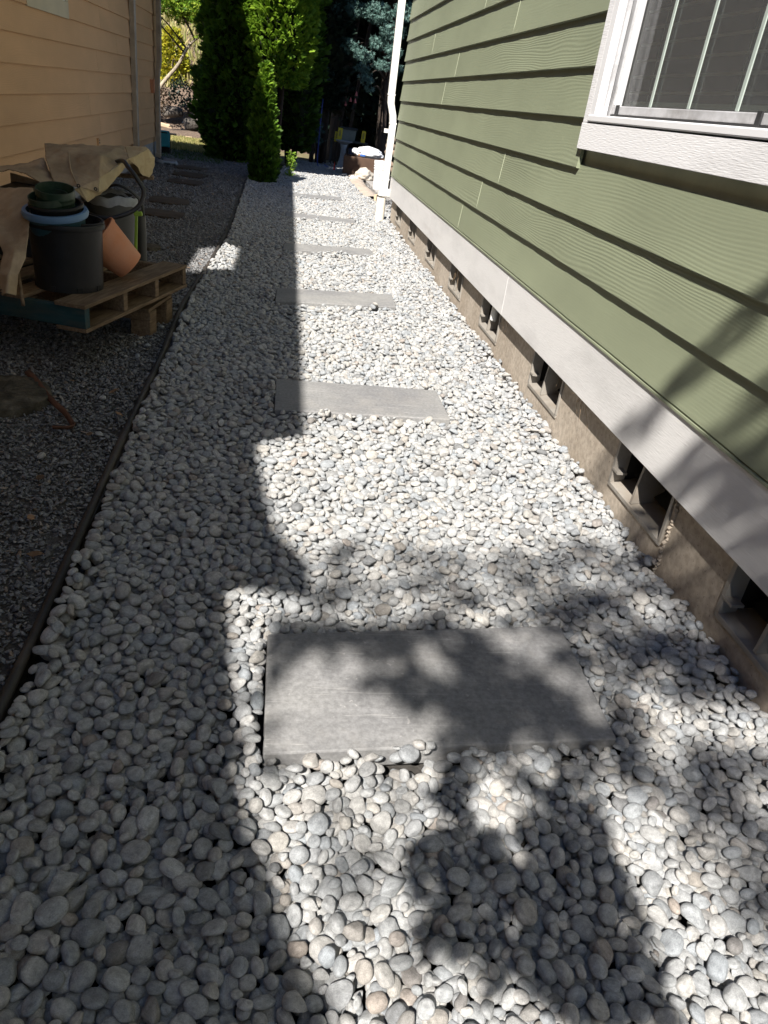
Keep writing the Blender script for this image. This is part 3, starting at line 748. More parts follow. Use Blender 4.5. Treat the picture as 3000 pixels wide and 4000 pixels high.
# ---- downspout of the green house
DS = MB()
def sqtube(mb, pts, wx, wy):
    v = []; f = []
    for x, y, z in pts: v += [(x - wx, y - wy, z), (x + wx, y - wy, z), (x + wx, y + wy, z), (x - wx, y + wy, z)]
    for i in range(len(pts) - 1):
        for k in range(4):
            l = (k + 1) % 4; f.append((i * 4 + k, i * 4 + l, i * 4 + 4 + l, i * 4 + 4 + k))
    f.append((3, 2, 1, 0)); b = (len(pts) - 1) * 4; f.append((b, b + 1, b + 2, b + 3)); mb.add(v, f)
dx0, dy0 = 1.120, 8.93
sqtube(DS, [(dx0 - .012, dy0, .33), (dx0, dy0, .98), (dx0 - .012, dy0, 1.06), (dx0 - .046, dy0, 1.17), (dx0 - .05, dy0, 1.24), (dx0 - .05, dy0, 6.2)], .036, .030)
ds = DS.build('downspout', M['whitepipe'], GH, bevel=.006, smooth='auto')
for z, xo in ((.98, 0), (.43, -.010), (1.245, -.05)): MB().box(dx0 + xo - .0385, dx0 + xo + .0385, dy0 - .033, dy0 + .033, z - .008, z + .010).build('collar', M['whitepipe'], ds, bevel=.002)
boxpart('strap', M['whitepipe'], ds, dx0 - .085, dx0 - .0365, dy0 - .012, dy0 + .012, .885, .925)
MB().box(dx0 - .075, dx0 + .055, dy0 - .055, dy0 + .055, .255, .335).build('adapter', M['whitepipe'], ds, bevel=.012, seg=3, smooth='auto')
MB().lathe([(0, .001), (.052, .001), (.052, .26), (0, .26)], 24, (dx0 - .030, dy0, -.02)).build('drain_pipe', M['creampipe'], ds, smooth='auto')
# roof of the green house
def slab_roof(mb, X0, Z0, sx, slope, u0, u1, y0, y1, th=.07):
    """roof slab from u0 to u1 inward (sx = +1/-1) from the eave at X0,Z0"""
    p = lambda u, d: (X0 + sx * u, Z0 + slope * u + d)
    v = [(p(u, d)[0], y, p(u, d)[1]) for y in (y0, y1) for u in (u0, u1) for d in (0, th)]
    mb.add(v, [(0, 1, 3, 2), (4, 6, 7, 5), (0, 4, 5, 1), (2, 3, 7, 6), (0, 2, 6, 4), (1, 5, 7, 3)])
mb = MB(); slab_roof(mb, .95, 6.25, 1, .42, 0, 3.2, YN, YE + .35); slab_roof(mb, 7.35, 6.25, -1, .42, 0, 3.19, YN, YE + .35); mb.build('roof', M['roof'], GH)
MB().box(1.19, 6.5, YN, YN + .1, .3, 6.2).build('end_wall', M['greenplain'], GH)

# ---- tan house on the left
TH = empty('tan_house', (0, 0, 0), 0, 'tan orange lap-sided house in shade along the left of the yard', 'house')
LX = -1.968; LY0, LY1 = -6.0, 13.32
MB().box(-2.10, -1.973, LY0, LY1, .22, 3.15).build('wall_backing', M['tan'], TH)
MB().box(-8, -2.104, LY1 - .12, LY1, .22, 3.15).build('end_wall', M['tan'], TH)
MB().box(-8, -2.104, LY0, LY0 + .12, .22, 3.15).build('end_wall', M['tan'], TH)
for r in range(15):
    z0 = .302 + .194 * r; c = [rnd.uniform(3.5, 5.5), rnd.uniform(8.3, 10.6)]; ys = [LY0] + c + [LY1]
    for a, b in zip(ys[:-1], ys[1:]):
        a2, b2 = a + .001, b - .001; segs = [(a2, b2)]
        if z0 + .194 > 1.50 and z0 < 2.6:
            segs = []
            if a2 < 6.92: segs.append((a2, min(b2, 6.92)))
            if b2 > 8.08: segs.append((max(a2, 8.08), b2))
        for s0, s1 in segs:
            if s1 - s0 > .02: plank(TH, LX, 1, s0, s1, z0, .194, M['tan'], lip=.026, step=.12, wobble=.5, seed=r + s0)
MB().box(-8, -1.975, LY0, LY1 + .005, -.4, .30).build('foundation', M['foundgrey'], TH)
LW = MB().add([(-1.964, 7.0, 1.60), (-1.964, 8.02, 1.60), (-1.964, 8.02, 2.6), (-1.964, 7.0, 2.6)], [(0, 1, 2, 3)]).build('window', M['glass'], TH)
for b in ((-1.975, -1.938, 6.90, 8.12, 1.46, 1.585), (-1.975, -1.938, 6.902, 6.99, 1.587, 2.6), (-1.975, -1.938, 8.04, 8.118, 1.587, 2.6), (-1.975, -1.935, 6.88, 8.14, 2.602, 2.73)): boxpart('casing', M['cream'], LW, *b)
for b in ((-1.975, -1.945, 6.992, 8.038, 1.588, 1.625), (-1.975, -1.945, 6.992, 7.03, 1.626, 2.6), (-1.975, -1.945, 8.0, 8.038, 1.626, 2.6)): boxpart('frame', M['vinyl'], LW, *b)
MB().box(-1.972, -1.9725 + .004, 7.02, 8.0, 1.6, 2.6).build('dark_interior', M['screen'], LW)
# ribbed downspouts
def ribbed(mb, pts, w):
    """downspout with fluted front"""
    prof = [(-w, -.03), (-w, .026), (-w * .72, .032), (-w * .5, .024), (-w * .25, .032), (0, .024), (w * .25, .032), (w * .5, .024), (w * .72, .032), (w, .026), (w, -.03)]
    k = len(prof); v = []; f = []
    for x, y, z in pts: v += [(x + b, y + a, z) for a, b in prof]
    for i in range(len(pts) - 1):
        for j in range(k):
            l = (j + 1) % k; f.append((i * k + j, i * k + l, (i + 1) * k + l, (i + 1) * k + j))
    mb.add(v, f)
mb = MB(); ribbed(mb, [(-1.915, 11.12, .05), (-1.915, 11.12, 3.2)], .055); mb.build('downspout', M['greypipe'], TH)
mb = MB(); ribbed(mb, [(-1.905, 12.95, .03), (-1.905, 12.95, 1.02), (-1.90, 12.95, 1.12), (-1.875, 12.95, 1.30), (-1.875, 12.95, 1.38), (-1.875, 12.95, 3.2)], .05); d2 = mb.build('downspout', M['greypipe'], TH)
boxpart('elbow', M['greypipe'], d2, -1.945, -1.865, 12.86, 12.90, .02, .08)
oc = boxpart('outlet_cover', M['tan'], TH, -1.968, -1.932, 9.0, 9.075, .40, .47)
for zz in (.42, .445): boxpart('socket', M['weather'], oc, -1.932, -1.930, 9.025, 9.05, zz, zz + .014, bevel=0)
boxpart('meter_box', M['terra'], TH, -1.968, -1.90, 12.55, 12.66, .88, 1.05)
# roof: eave shades the path, with an opening added to imitate a patch of sun off a window
EX, EZ, SLP = -1.372, 3.60, .466
mb = MB(); YS = 2.64 - DRIFT * 3.62; HOLE0, HOLE1 = 5.16 - DRIFT * 3.93, 6.42 - DRIFT * 3.93; HU0, HU1 = .555, .97; RN, RF = -6.0, 13.6
def roof_poly(pts, th=.05):
    n = len(pts); v = [(EX - u, y, EZ + SLP * u + d) for d in (0, th) for u, y in pts]
    mb.add(v, [tuple(range(n)), tuple(range(n, 2 * n))[::-1]] + [(i, (i + 1) % n, n + (i + 1) % n, n + i) for i in range(n)])
# near eave cut to shape its shadow: (x, y) of that line on the path
EDGE = [(.118, 2.66), (-.037, 2.575), (-.034, 2.40), (.009, 2.07), (.04, 1.90), (.112, 1.72), (.108, 1.60), (-.083, 1.635), (-.061, 1.39), (-.024, 1.106), (-.007, .94), (.025, .843), (.054, .75), (.083, .646), (.118, .56), (.118, .2)]
ep = []
for ex_, ey_ in EDGE:
    u = max(0, (.118 - (ex_ - (.024 if ex_ < .1 else 0))) / (1 - SLP / TANP)); ep.append((u, ey_ - DRIFT * (EZ + SLP * u)))
YS = ep[0][1]
roof_poly([(0, RN), (5.5, RN), (5.5, YS)] + ep)
roof_poly([(0, YS + .001), (5.5, YS + .001), (5.5, HOLE0), (0, HOLE0)])
roof_poly([(0, HOLE0 + .001), (HU0, HOLE0 + .001), (HU0, HOLE1), (0, HOLE1)])
roof_poly([(HU1, HOLE0 + .001), (5.5, HOLE0 + .001), (5.5, HOLE1), (HU1, HOLE1)])
roof_poly([(HU0 + .001, HOLE0 + .001), (HU1 - .001, HOLE0 + .001), (HU0 + .001, HOLE0 + .42)])
roof_poly([(HU1 - .001, HOLE1), (HU0 + .12, HOLE1), (HU1 - .001, HOLE1 - .40)])
roof_poly([(0, HOLE1 + .001), (5.5, HOLE1 + .001), (5.5, RF - 5.5), (0, RF)])
mb.build('roof', M['roof'], TH)
MB().add([(EX, RF, EZ), (EX - 11, RF, EZ), (EX - 5.5, RF - 5.5, EZ + SLP * 5.5), (EX, RF, EZ + .05), (EX - 11, RF, EZ + .05), (EX - 5.5, RF - 5.5, EZ + SLP * 5.5 + .05)], [(0, 1, 2), (5, 4, 3), (0, 3, 4, 1), (1, 4, 5, 2), (2, 5, 3, 0)]).build('hip_roof', M['roof'], TH)
mb = MB(); slab_roof(mb, EX - 11, EZ, 1, SLP, 0, 5.49, LY0, 8.0, .05); mb.build('roof', M['roof'], TH)

# ================================================================== YARD CLUTTER ON THE LEFT
# ---- upper pallet: stringers run along local -x, boards along local +y
def pallet(name, loc, rz, label, L=1.03, Wd=1.05, z0=.165, painted=True, tilt=0):
    t = empty(name, loc, rz, label, 'pallet', 'wooden pallets under the pots'); t.rotation_euler = (0, tilt, rz)
    for i, y in enumerate((.0, .335, .66, .99)):
        m = M['palgreen'] if (painted and i == 0) else M['palwood']
        o = MB().box(-Wd, -.004, 0, .038, .017, .100).build('stringer', m, t, bevel=.003); o.location = (0, y, 0)
    bd = MB().box(-.135, 0, -.004, L, 0, .016).build('deck_board', M['palwood'], t, bevel=.002); bd.location = (0, 0, .1005)
    for x in (-.28, -.44, -.60, -.76, -.92):
        c = copy_obj(bd, t); c.location = (x + rnd.uniform(-.01, .01), rnd.uniform(-.006, .006), .1005); c.scale = (.72, 1, 1)
    for x in (0, -.46, -.92):
        c = copy_obj(bd, t); c.location = (x, 0, .0005)
    return t
pallet('pallet', (-.775, 3.20, .162), R(-16.5), 'weathered pallet with a teal painted front, carrying the plant pots', tilt=R(0))
lo = empty('pallet', (-.615, 3.80, 0), R(-10), 'lower brown pallet whose block corner sticks out under the potted pallet', 'pallet', 'wooden pallets under the pots')
for x, y in ((-.10, 0), (-.55, 0), (-1.0, 0), (-.10, .26), (-.55, .26)): MB().box(x, x + .098, y + .002, y + .10, -.02, .066).build('block', M['palwood'], lo, bevel=.004)
MB().box(-1.0, 0, 0, .095, .067, .108).build('stringer', M['palwood'], lo, bevel=.003); MB().box(-1.0, 0, .26, .355, .067, .108).build('stringer', M['palwood'], lo, bevel=.003)
for x in (-.10, -.34, -.58, -.82): MB().box(x, x + .095, -.003, .36, .109, .126).build('deck_board', M['palwood'], lo, bevel=.002)

# ---- pots
def pot(mb, r0, r1, h, th=.006, rim=.0, rimh=.0, n=40):
    pr = [(0, 0), (r0, 0)]
    if rim: pr += [(r1 - (r1 - r0) * rimh / h, h - rimh), (r1 + rim * .7, h - rimh), (r1 + rim, h - rimh * .5), (r1 + rim * .6, h), (r1 - th, h)]
    else: pr += [(r1, h), (r1 - th, h)]
    pr += [(r0 - th, .01), (0, .01)]
    mb.lathe(pr, n); return mb
pz = .279
bp = pot(MB(), .138, .148, .275, rim=.011, rimh=.022).build('nursery_pot', M['blackpot'], smooth='auto'); bp.location = (-.905, 3.50, pz); bp.rotation_euler = (R(0), 0, 0)
tag(bp, 'large black plastic nursery pot standing on the pallet front', 'plant pot')
for a in (-60, -105, -20, 40, 120, 200):
    d = MB().obox((.1385 * math.cos(R(a)), .1385 * math.sin(R(a)), .014), (.006, .022, .020), (0, 0, R(a))).build('drain_hole', M['ventdark'], bp)
ib = pot(MB(), .09, .104, .18, rim=.006, rimh=.014).build('nursery_pot', M['blackpot'], smooth='auto'); ib.location = (-.872, 3.535, .385); ib.rotation_euler = (R(3), R(3), 0)
tag(ib, 'black nursery pot nested inside the large pot, only its rim edge showing', 'plant pot')
blu = MB(); pot(blu, .098, .119, .17, rim=.013, rimh=.026); bo = blu.build('planter', M['bluepot'], smooth='auto'); bo.location = (-.925, 3.48, .435); bo.rotation_euler = (R(8), R(-2.5), 0)
tag(bo, 'blue plastic planter with a wide pale rim nested in the black pot', 'plant pot')
me = bo.data; me.materials.append(M['tealpot'])
for p in me.polygons:
    if p.center.z < .143: p.material_index = 1
o = pot(MB(), .085, .105, .13, rim=.005, rimh=.012).build('nursery_pot', M['blackpot'], smooth='auto'); o.location = (-.925, 3.495, .495); o.rotation_euler = (R(8), R(-3), 0)
tag(o, 'shallow black pot sitting inside the blue planter', 'plant pot')
pr = [(0, 0), (.064, 0)]
for k in range(5): pr += [(.066 + .0022 * k, .012 + .020 * k), (.0685 + .0022 * k, .015 + .020 * k), (.0685 + .0022 * k, .019 + .020 * k), (.0665 + .0022 * k, .026 + .020 * k)]
pr += [(.077, .118), (.077, .124), (.073, .124), (.060, .012), (0, .012)]
for (x, y, z, tl, lb) in ((-.935, 3.50, .560, 2, 'upper dark green ribbed pot, topmost of the nested pot stack'), (-.948, 3.490, .536, -5, 'dark green ribbed pot just below the topmost one in the stack')):
    o = MB().lathe(pr, 36).build('ribbed_pot', M['greenpot'], smooth='auto', angle=50); o.location = (x, y, z); o.rotation_euler = (R(12), R(tl), 0); tag(o, lb, 'plant pot')
    if tl < 0: o.scale = (1.03, 1.03, .95)
tp = MB(); tp.lathe([(0, 0), (.078, 0), (.080, .004), (.112, .205), (.117, .208), (.118, .226), (.110, .228), (.104, .20), (.072, .012), (0, .012)], 40)
to = tp.build('terracotta_pot', M['terra'], smooth='auto'); tag(to, 'terracotta pot lying tilted against the black nursery pot', 'plant pot')
to.rotation_euler = (R(6), R(-47), R(8)); to.location = (-.688, 3.73, .342); to.scale = (.9, .9, .86)
# ---- grey can with bag, hose, green handle, dark pipe
cn = MB(); cn.lathe([(0, 0), (.105, 0), (.128, .24), (.128, .243), (.133, .243), (.135, .30), (.129, .30), (.122, .24), (.1, .01), (0, .01)], 44)
co = cn.build('garbage_can', M['can'], smooth='auto'); co.location = (-.868, 4.22, .28); tag(co, 'grey plastic garbage can behind the pots under the tarp', 'garbage can')
lp = MB(); n = 48; pv = []; pf = []
for i in range(n):
    a = 2 * math.pi * i / n; q = .006 * math.sin(5 * a) + .004 * math.sin(11 * a + 1)
    for r, z in ((.1365, .262 + q), (.1375, .300 + q * .5), (.134, .306 + q), (.122, .285 + q)): pv.append((r * math.cos(a), r * math.sin(a), z))
for i in range(n):
    j = (i + 1) % n
    for k in range(3): pf.append((i * 4 + k, j * 4 + k, j * 4 + k + 1, i * 4 + k + 1))
lp.add(pv, pf); lp.build('bag_lip', M['baglip'], co, smooth=True)
def spline(pts, n=8):
    P = [np.array(p, float) for p in pts]; P = [2 * P[0] - P[1]] + P + [2 * P[-1] - P[-2]]; out = []
    for i in range(1, len(P) - 2):
        for t in np.linspace(0, 1, n, endpoint=False):
            a, b, c, d = P[i - 1:i + 3]; out.append(tuple(.5 * (2 * b + (c - a) * t + (2 * a - 5 * b + 4 * c - d) * t * t + (3 * b - a - 3 * c + d) * t ** 3)))
    out.append(tuple(P[-2])); return out
hp = spline([(-.86, 4.22, .72), (-.775, 4.10, .755), (-.735, 4.03, .735), (-.695, 4.0, .70), (-.662, 3.99, .645), (-.672, 3.98, .595), (-.708, 3.97, .553), (-.76, 3.95, .527), (-.812, 3.94, .511), (-.876, 3.94, .511), (-.93, 3.96, .525), (-.99, 4.02, .56)])
ho = MB().tube(hp, .0105, 10).build('hose', M['hose'], smooth=True); tag(ho, 'thick black corrugated hose looped over the grey garbage can', 'hose')
hp2 = spline([(-.90, 4.25, .60), (-.82, 4.16, .635), (-.745, 4.12, .62), (-.70, 4.14, .57), (-.70, 4.2, .50)])
h2 = MB().tube(hp2, .007, 8).build('hose', M['can'], smooth=True); tag(h2, 'thinner grey hose curving out of the garbage can behind the black loop', 'hose')
gh = empty('lime_tool', (-.705, 4.10, .28), 0, 'lime green plastic tool handle standing against the garbage can', 'tool handle')
MB().obox((-.018, 0, .13), (.014, .012, .25), (0, R(3), 0)).build('shaft', M['lime'], gh, bevel=.003); MB().obox((-.004, 0, .24), (.042, .016, .022), (0, R(-8), 0)).build('grip', M['lime'], gh, bevel=.005)
cy = MB().lathe([(0, 0), (.026, 0), (.026, .26), (.0225, .26), (.0225, .02), (0, .02)], 24).build('pipe_offcut', M['can'], smooth='auto'); cy.location = (-.772, 4.55, .185); tag(cy, 'dark grey upright pipe beside the lime green handle', 'pipe')
st = MB().obox((0, 0, 0), (.42, .05, .018), (0, 0, 0)).build('wood_rail', M['palwood'], bevel=.003); st.location = (-.90, 4.48, .645); st.rotation_euler = (0, R(-2), R(3)); tag(st, 'grey wooden rail lying across under the tarp', 'board')
MBs = MB().tube([(-1.03, 3.22, .395), (-.985, 3.10, .285)], .0075, 8).build('stick', M['palwood'], smooth=True); tag(MBs, 'short wooden stick poking out below the tarp tail', 'stick')
# ---- tarp (folded canvas)
A = [(-1.254, 4.55, 0.751), (-1.116, 4.5, 0.764), (-0.975, 4.5, 0.777), (-0.838, 4.5, 0.79), (-0.723, 4.45, 0.804), (-0.701, 4.5, 0.783), (-0.679, 4.5, 0.754), (-0.692, 4.5, 0.695), (-0.702, 4.45, 0.655), (-0.724, 4.35, 0.673), (-0.748, 4.25, 0.734), (-0.764, 4.2, 0.758), (-0.716, 4.35, 0.755), (-0.704, 4.4, 0.794), (-0.818, 4.1, 0.718), (-0.865, 4.05, 0.771), (-0.926, 4.2, 0.78), (-0.854, 3.95, 0.68), (-0.854, 3.9, 0.629), (-0.921, 3.85, 0.645), (-1.034, 4.15, 0.759), (-1.046, 3.9, 0.646), (-1.131, 4.1, 0.72), (-0.976, 4.0, 0.694), (-0.777, 4.25, 0.726), (-0.828, 4.0, 0.638), (-0.858, 3.95, 0.612), (-0.889, 3.85, 0.584), (-0.949, 3.85, 0.637),
     (-.80, 4.6, .60), (-1.0, 4.65, .60), (-1.24, 4.7, .60)]
FA = [(0, 1, 20, 22), (1, 2, 16, 20), (16, 2, 3, 15), (22, 20, 23, 21), (20, 15, 23), (20, 16, 15), (23, 15, 17), (23, 17, 19), (17, 18, 19), (23, 19, 21), (15, 14, 17), (15, 3, 11, 14)]
FB = [(14, 11, 24, 25), (14, 25, 18, 17), (3, 4, 13, 11), (13, 12, 11), (4, 5, 13), (13, 5, 6, 12), (12, 6, 7), (12, 7, 8, 9), (11, 12, 9, 10), (18, 25, 26), (19, 18, 26, 27), (19, 27, 28), (10, 24, 11), (4, 3, 29), (5, 4, 29), (6, 5, 29), (7, 6, 29), (8, 7, 29)]
def cloth(name, V, F, m, parent, sub=4, thick=.003, noise=.011):
    mb = MB(); mb.add(V, F); me = bpy.data.meshes.new(name); me.from_pydata(mb.v, [], mb.f); me.materials.append(m)
    bm = bmesh.new(); bm.from_mesh(me); bmesh.ops.delete(bm, geom=[v for v in bm.verts if not v.link_faces], context='VERTS'); bmesh.ops.recalc_face_normals(bm, faces=bm.faces); bm.to_mesh(me); bm.free()
    o = bpy.data.objects.new(name, me); C.objects.link(o); o.parent = parent
    s = o.modifiers.new('sub', 'SUBSURF'); s.subdivision_type = 'SIMPLE'; s.levels = s.render_levels = sub
    sm = o.modifiers.new('smooth', 'SMOOTH'); sm.factor = .5; sm.iterations = 2
    tx = bpy.data.textures.new(name + '_folds', 'CLOUDS'); tx.noise_scale = .06; tx.noise_depth = 3
    d = o.modifiers.new('folds', 'DISPLACE'); d.texture = tx; d.strength = noise * 2; d.texture_coords = 'GLOBAL'
    so = o.modifiers.new('thick', 'SOLIDIFY'); so.thickness = thick
    me.polygons.foreach_set('use_smooth', [True] * len(me.polygons)); return o
TP = empty('tarp', (-1.0, 4.2, .28), 0, 'tan canvas tarp thrown over the can and bins by the tan house', 'tarp'); TP.location = (0, 0, 0)
cloth('canvas', A, FA, M['tarp'], TP)
cloth('folded_underside', A, FB, M['tarp2'], TP)
B = [(-1.406, 4.3, 0.644), (-1.29, 4.35, 0.668), (-1.191, 4.3, 0.709), (-1.06, 3.95, 0.64), (-1.066, 3.8, 0.651), (-1.157, 3.9, 0.664), (-1.247, 4.0, 0.67), (-1.326, 4.05, 0.654), (-1.6, 4.35, .60), (-1.55, 4.1, .61)]
cloth('side_fold', B, [(0, 1, 6, 7), (1, 2, 5, 6), (2, 3, 4, 5), (8, 0, 7, 9)], M['tarp'], TP)
cloth('back_fold', [(-1.36, 4.3, .62), (-1.2, 4.25, .60), (-1.10, 4.0, .62), (-1.37, 4.3, .52), (-1.2, 4.2, .5), (-1.07, 3.9, .55)], [(0, 1, 4, 3), (1, 2, 5, 4)], M['tarp'], TP)
Ct = [(-1.357, 3.9, 0.586), (-1.191, 3.75, 0.623), (-1.066, 3.65, 0.647), (-1.298, 3.7, 0.525), (-1.119, 3.52, 0.568), (-1.035, 3.48, 0.583), (-1.218, 3.5, 0.517), (-1.076, 3.36, 0.495), (-0.997, 3.3, 0.523), (-1.085, 3.25, 0.446), (-1.018, 3.17, 0.463), (-0.98, 3.17, 0.448), (-1.068, 3.13, 0.391), (-1.02, 3.08, 0.402), (-0.99, 3.1, 0.405), (-1.062, 3.1, 0.315), (-1.022, 3.05, 0.338), (-1.005, 3.09, 0.323)]
cloth('hanging_tail', Ct, [(i * 3 + j, i * 3 + j + 1, i * 3 + j + 4, i * 3 + j + 3) for i in range(5) for j in range(2)], M['tarp'], TP, noise=.008)
nv = MB().tube(spline([(-1.034, 4.146, .763), (-1.01, 4.06, .722), (-.985, 3.98, .694), (-.93, 3.85, .647)]), .003, 6).build('seam', M['tarp'], TP, smooth=True)
for p in ((-.925, 3.845, .652), (-.862, 3.895, .640), (-1.055, 3.085, .336)):
    MB().lathe([(.004, -.002), (.008, -.002), (.008, .002), (.004, .002), (.004, -.002)], 14, p, Euler((R(70), 0, 0)).to_matrix()).build('grommet', M['weather'], TP)
# bins hidden under the tarp so that it rests on something
bn = MB(); bn.box(-1.36, -1.10, 3.98, 4.45, 0, .58); bn = bn.build('storage_bin', M['blackpot'], bevel=.02); tag(bn, 'dark storage bin almost hidden under the left of the tarp', 'bin')

# ---- small things on the gravel
V0, F0 = icosphere(3)
ls = MB(); n = 40; v = []; f = []
for k, (rr_, z) in enumerate(((.0, .024), (.155, .024), (.172, .016), (.176, -.03))):
    for i in range(n):
        a = 2 * math.pi * i / n; q = 1 + .008 * math.sin(3 * a) + .006 * math.sin(7 * a + 1); v.append((rr_ * q * math.cos(a), rr_ * q * math.sin(a) * 1.1, z + rnd.uniform(-.004, .004)))
for k in range(3):
    for i in range(n): f.append((k * n + i, k * n + (i + 1) % n, (k + 1) * n + (i + 1) % n, (k + 1) * n + i))
ls.add(v, f); lg = ls.build('log_slice', M['moss'], smooth='auto'); lg.location = (-1.015, 2.84, .0); tag(lg, 'round mossy log slice stepping pad at the left edge of the gravel', 'log slice')
sp = spline([(-.995, 3.095, .012), (-.915, 2.955, .018), (-.835, 2.82, .010), (-.75, 2.69, .014), (-.70, 2.60, .010), (-.688, 2.572, .012), (-.705, 2.552, .012), (-.755, 2.545, .012)], 8)
v = []; f = []
for i, p in enumerate(sp):
    t = i / (len(sp) - 1); w = .013 * (1 - .45 * t); a = R(35 + 40 * t)
    q = np.array(sp[min(i + 1, len(sp) - 1)]) - np.array(sp[max(i - 1, 0)]); q /= np.linalg.norm(q[:2]); s = np.array([-q[1], q[0], 0]) * math.cos(a) + np.array([0, 0, 1]) * math.sin(a)
    v += [tuple(np.array(p) - s * w + (0, 0, .004)), tuple(np.array(p) + s * w + (0, 0, .004))]
for i in range(len(sp) - 1): f.append((2 * i, 2 * i + 1, 2 * i + 3, 2 * i + 2))
so_ = MB().add(v, f).build('strap', M['strap'], smooth=True); so_.modifiers.new('thick', 'SOLIDIFY').thickness = .003; tag(so_, 'twisted brown strap lying across the dark gravel', 'strap')
def slabstone(name, c, sx, sy, h, rz, seed, m):
    r = np.random.default_rng(seed); n = 12; v = []; f = []
    for z, k in ((-.02, 1.0), (h * .75, 1.0), (h, .94)):
        for i in range(n):
            a = 2 * math.pi * i / n + .2; q = (abs(math.cos(a)) ** 7 + abs(math.sin(a)) ** 7) ** (-1 / 7) * (1 + r.uniform(-.03, .03)) if False else (abs(math.cos(a)) ** 7 + abs(math.sin(a)) ** 7) ** (-1 / 7)
            v.append((sx / 2 * q * math.cos(a) * k * (1 + .03 * math.sin(i * 2.1 + seed)), sy / 2 * q * math.sin(a) * k * (1 + .04 * math.sin(i * 3.3 + seed)), z + (r.uniform(-.002, .002) if z > 0 else 0)))
    for k in range(2):
        for i in range(n): f.append((k * n + i, k * n + (i + 1) % n, (k + 1) * n + (i + 1) % n, (k + 1) * n + i))
    f.append(tuple(2 * n + i for i in range(n))); o = MB().add(v, f).build(name, m, smooth='auto'); o.location = c; o.rotation_euler = (0, 0, rz); return o
for i, (x, y, sx, sy, rz, lb) in enumerate(((-1.33, 12.1, .42, .30, -8, 'farthest flat brown stone in the gravel row by the conical shrub'), (-1.24, 11.2, .42, .34, -6, 'flat brown stone second from the far end of the gravel row'),
        (-1.20, 10.35, .42, .30, -5, 'middle flat brown stone of the gravel row'), (-1.16, 8.55, .40, .30, 4, 'flat brown stone second from the near end of the gravel row'), (-1.11, 7.65, .40, .26, -4, 'nearest flat brown stone behind the garbage can'))):
    tag(slabstone('flat_stone', (x, y, -.008), sx, sy * 1.5, .018, R(rz), 50 + i, M['flatstone']), lb, 'stone', 'flat stones in the gravel')
tag(slabstone('flat_stone', (-.95, 5.98, -.01), .14, .16, .03, R(20), 77, M['moss']), 'small mossy stone disc on the gravel behind the lime handle', 'stone')
# dead leaves and twigs
for i, (x, y) in enumerate(((-.62, 2.55), (-.615, 3.0), (-.70, 2.2), (-.86, 2.3), (-.55, 2.72), (-.80, 3.05), (-.64, 3.25), (-.57, 1.75), (-.66, 1.95), (-.90, 6.9), (-.6, 5.4), (-.59, 1.35))):
    v = [(0, 0, 0), (.012, .008, .004), (.026, .009, .002), (.040, 0, .006), (.026, -.010, .003), (.012, -.008, .005)]
    o = MB().add(v, [(0, 1, 5), (1, 2, 4, 5), (2, 3, 4)]).build('fallen_leaf', M['deadleaf']); o.modifiers.new('thick', 'SOLIDIFY').thickness = .0008
    o.location = (x, y, .006); o.rotation_euler = (rnd.uniform(-.3, .3), rnd.uniform(-.3, .3), rnd.uniform(0, 6)); o.scale = [rnd.uniform(.7, 1.3)] * 3
    tag(o, 'small brown leaf on the gravel ' + ['near the bent end of the strap', 'right of the strap', 'below the strap end', 'below the log slice', 'against the edging beside the strap', 'at the upper end of the strap', 'in front of the lower pallet block', 'against the edging in the foreground', 'midway along the foreground edging', 'behind the garbage can', 'near the sunlit patch', 'nearest the bottom left of the edging'][i], 'leaf', 'fallen leaves on the gravel')

# ---- splash block, teal bin near the far corner
v = []; f = []
for j, (y, w) in enumerate(((0, .10), (.10, .12), (.24, .15), (.36, .155), (.42, .10))):
    for a in (-1, -.8, -.55, 0, .55, .8, 1):
        z = .075 if abs(a) > .75 else (.03 if abs(a) > .3 else .015)
        if j == 4: z = .06
        v.append((w * a, -y, z - (.05 if abs(a) == 1 else 0)))
for j in range(4):
    for i in range(6): f.append((j * 7 + i, j * 7 + i + 1, j * 7 + 8 + i, j * 7 + 7 + i))
sb = MB().add(v, f).build('splash_block', M['bath'], smooth='auto'); sb.modifiers.new('thick', 'SOLIDIFY').thickness = .02; sb.location = (-1.84, 12.55, -.015); sb.rotation_euler = (0, 0, R(28))
tag(sb, 'grey splash block on the gravel under the far downspout', 'splash block')
tb = empty('teal_bin', (-1.99, 14.0, 0), R(4), 'teal plastic crate lid on a black stand behind the house corner', 'bin')
MB().box(-.12, .11, -.02, .02, .09, .335).build('panel', M['teal'], tb, bevel=.02, seg=3); MB().box(-.09, .07, -.0235, -.0205, .295, .312).build('hand_slot', M['weather'], tb)
MB().box(-.14, .10, .025, .32, -.05, .27).build('stand', M['blackpot'], tb, bevel=.01)
MB().box(.05, .20, .10, .30, .272, .292).build('shelf', M['paleboard'], tb)

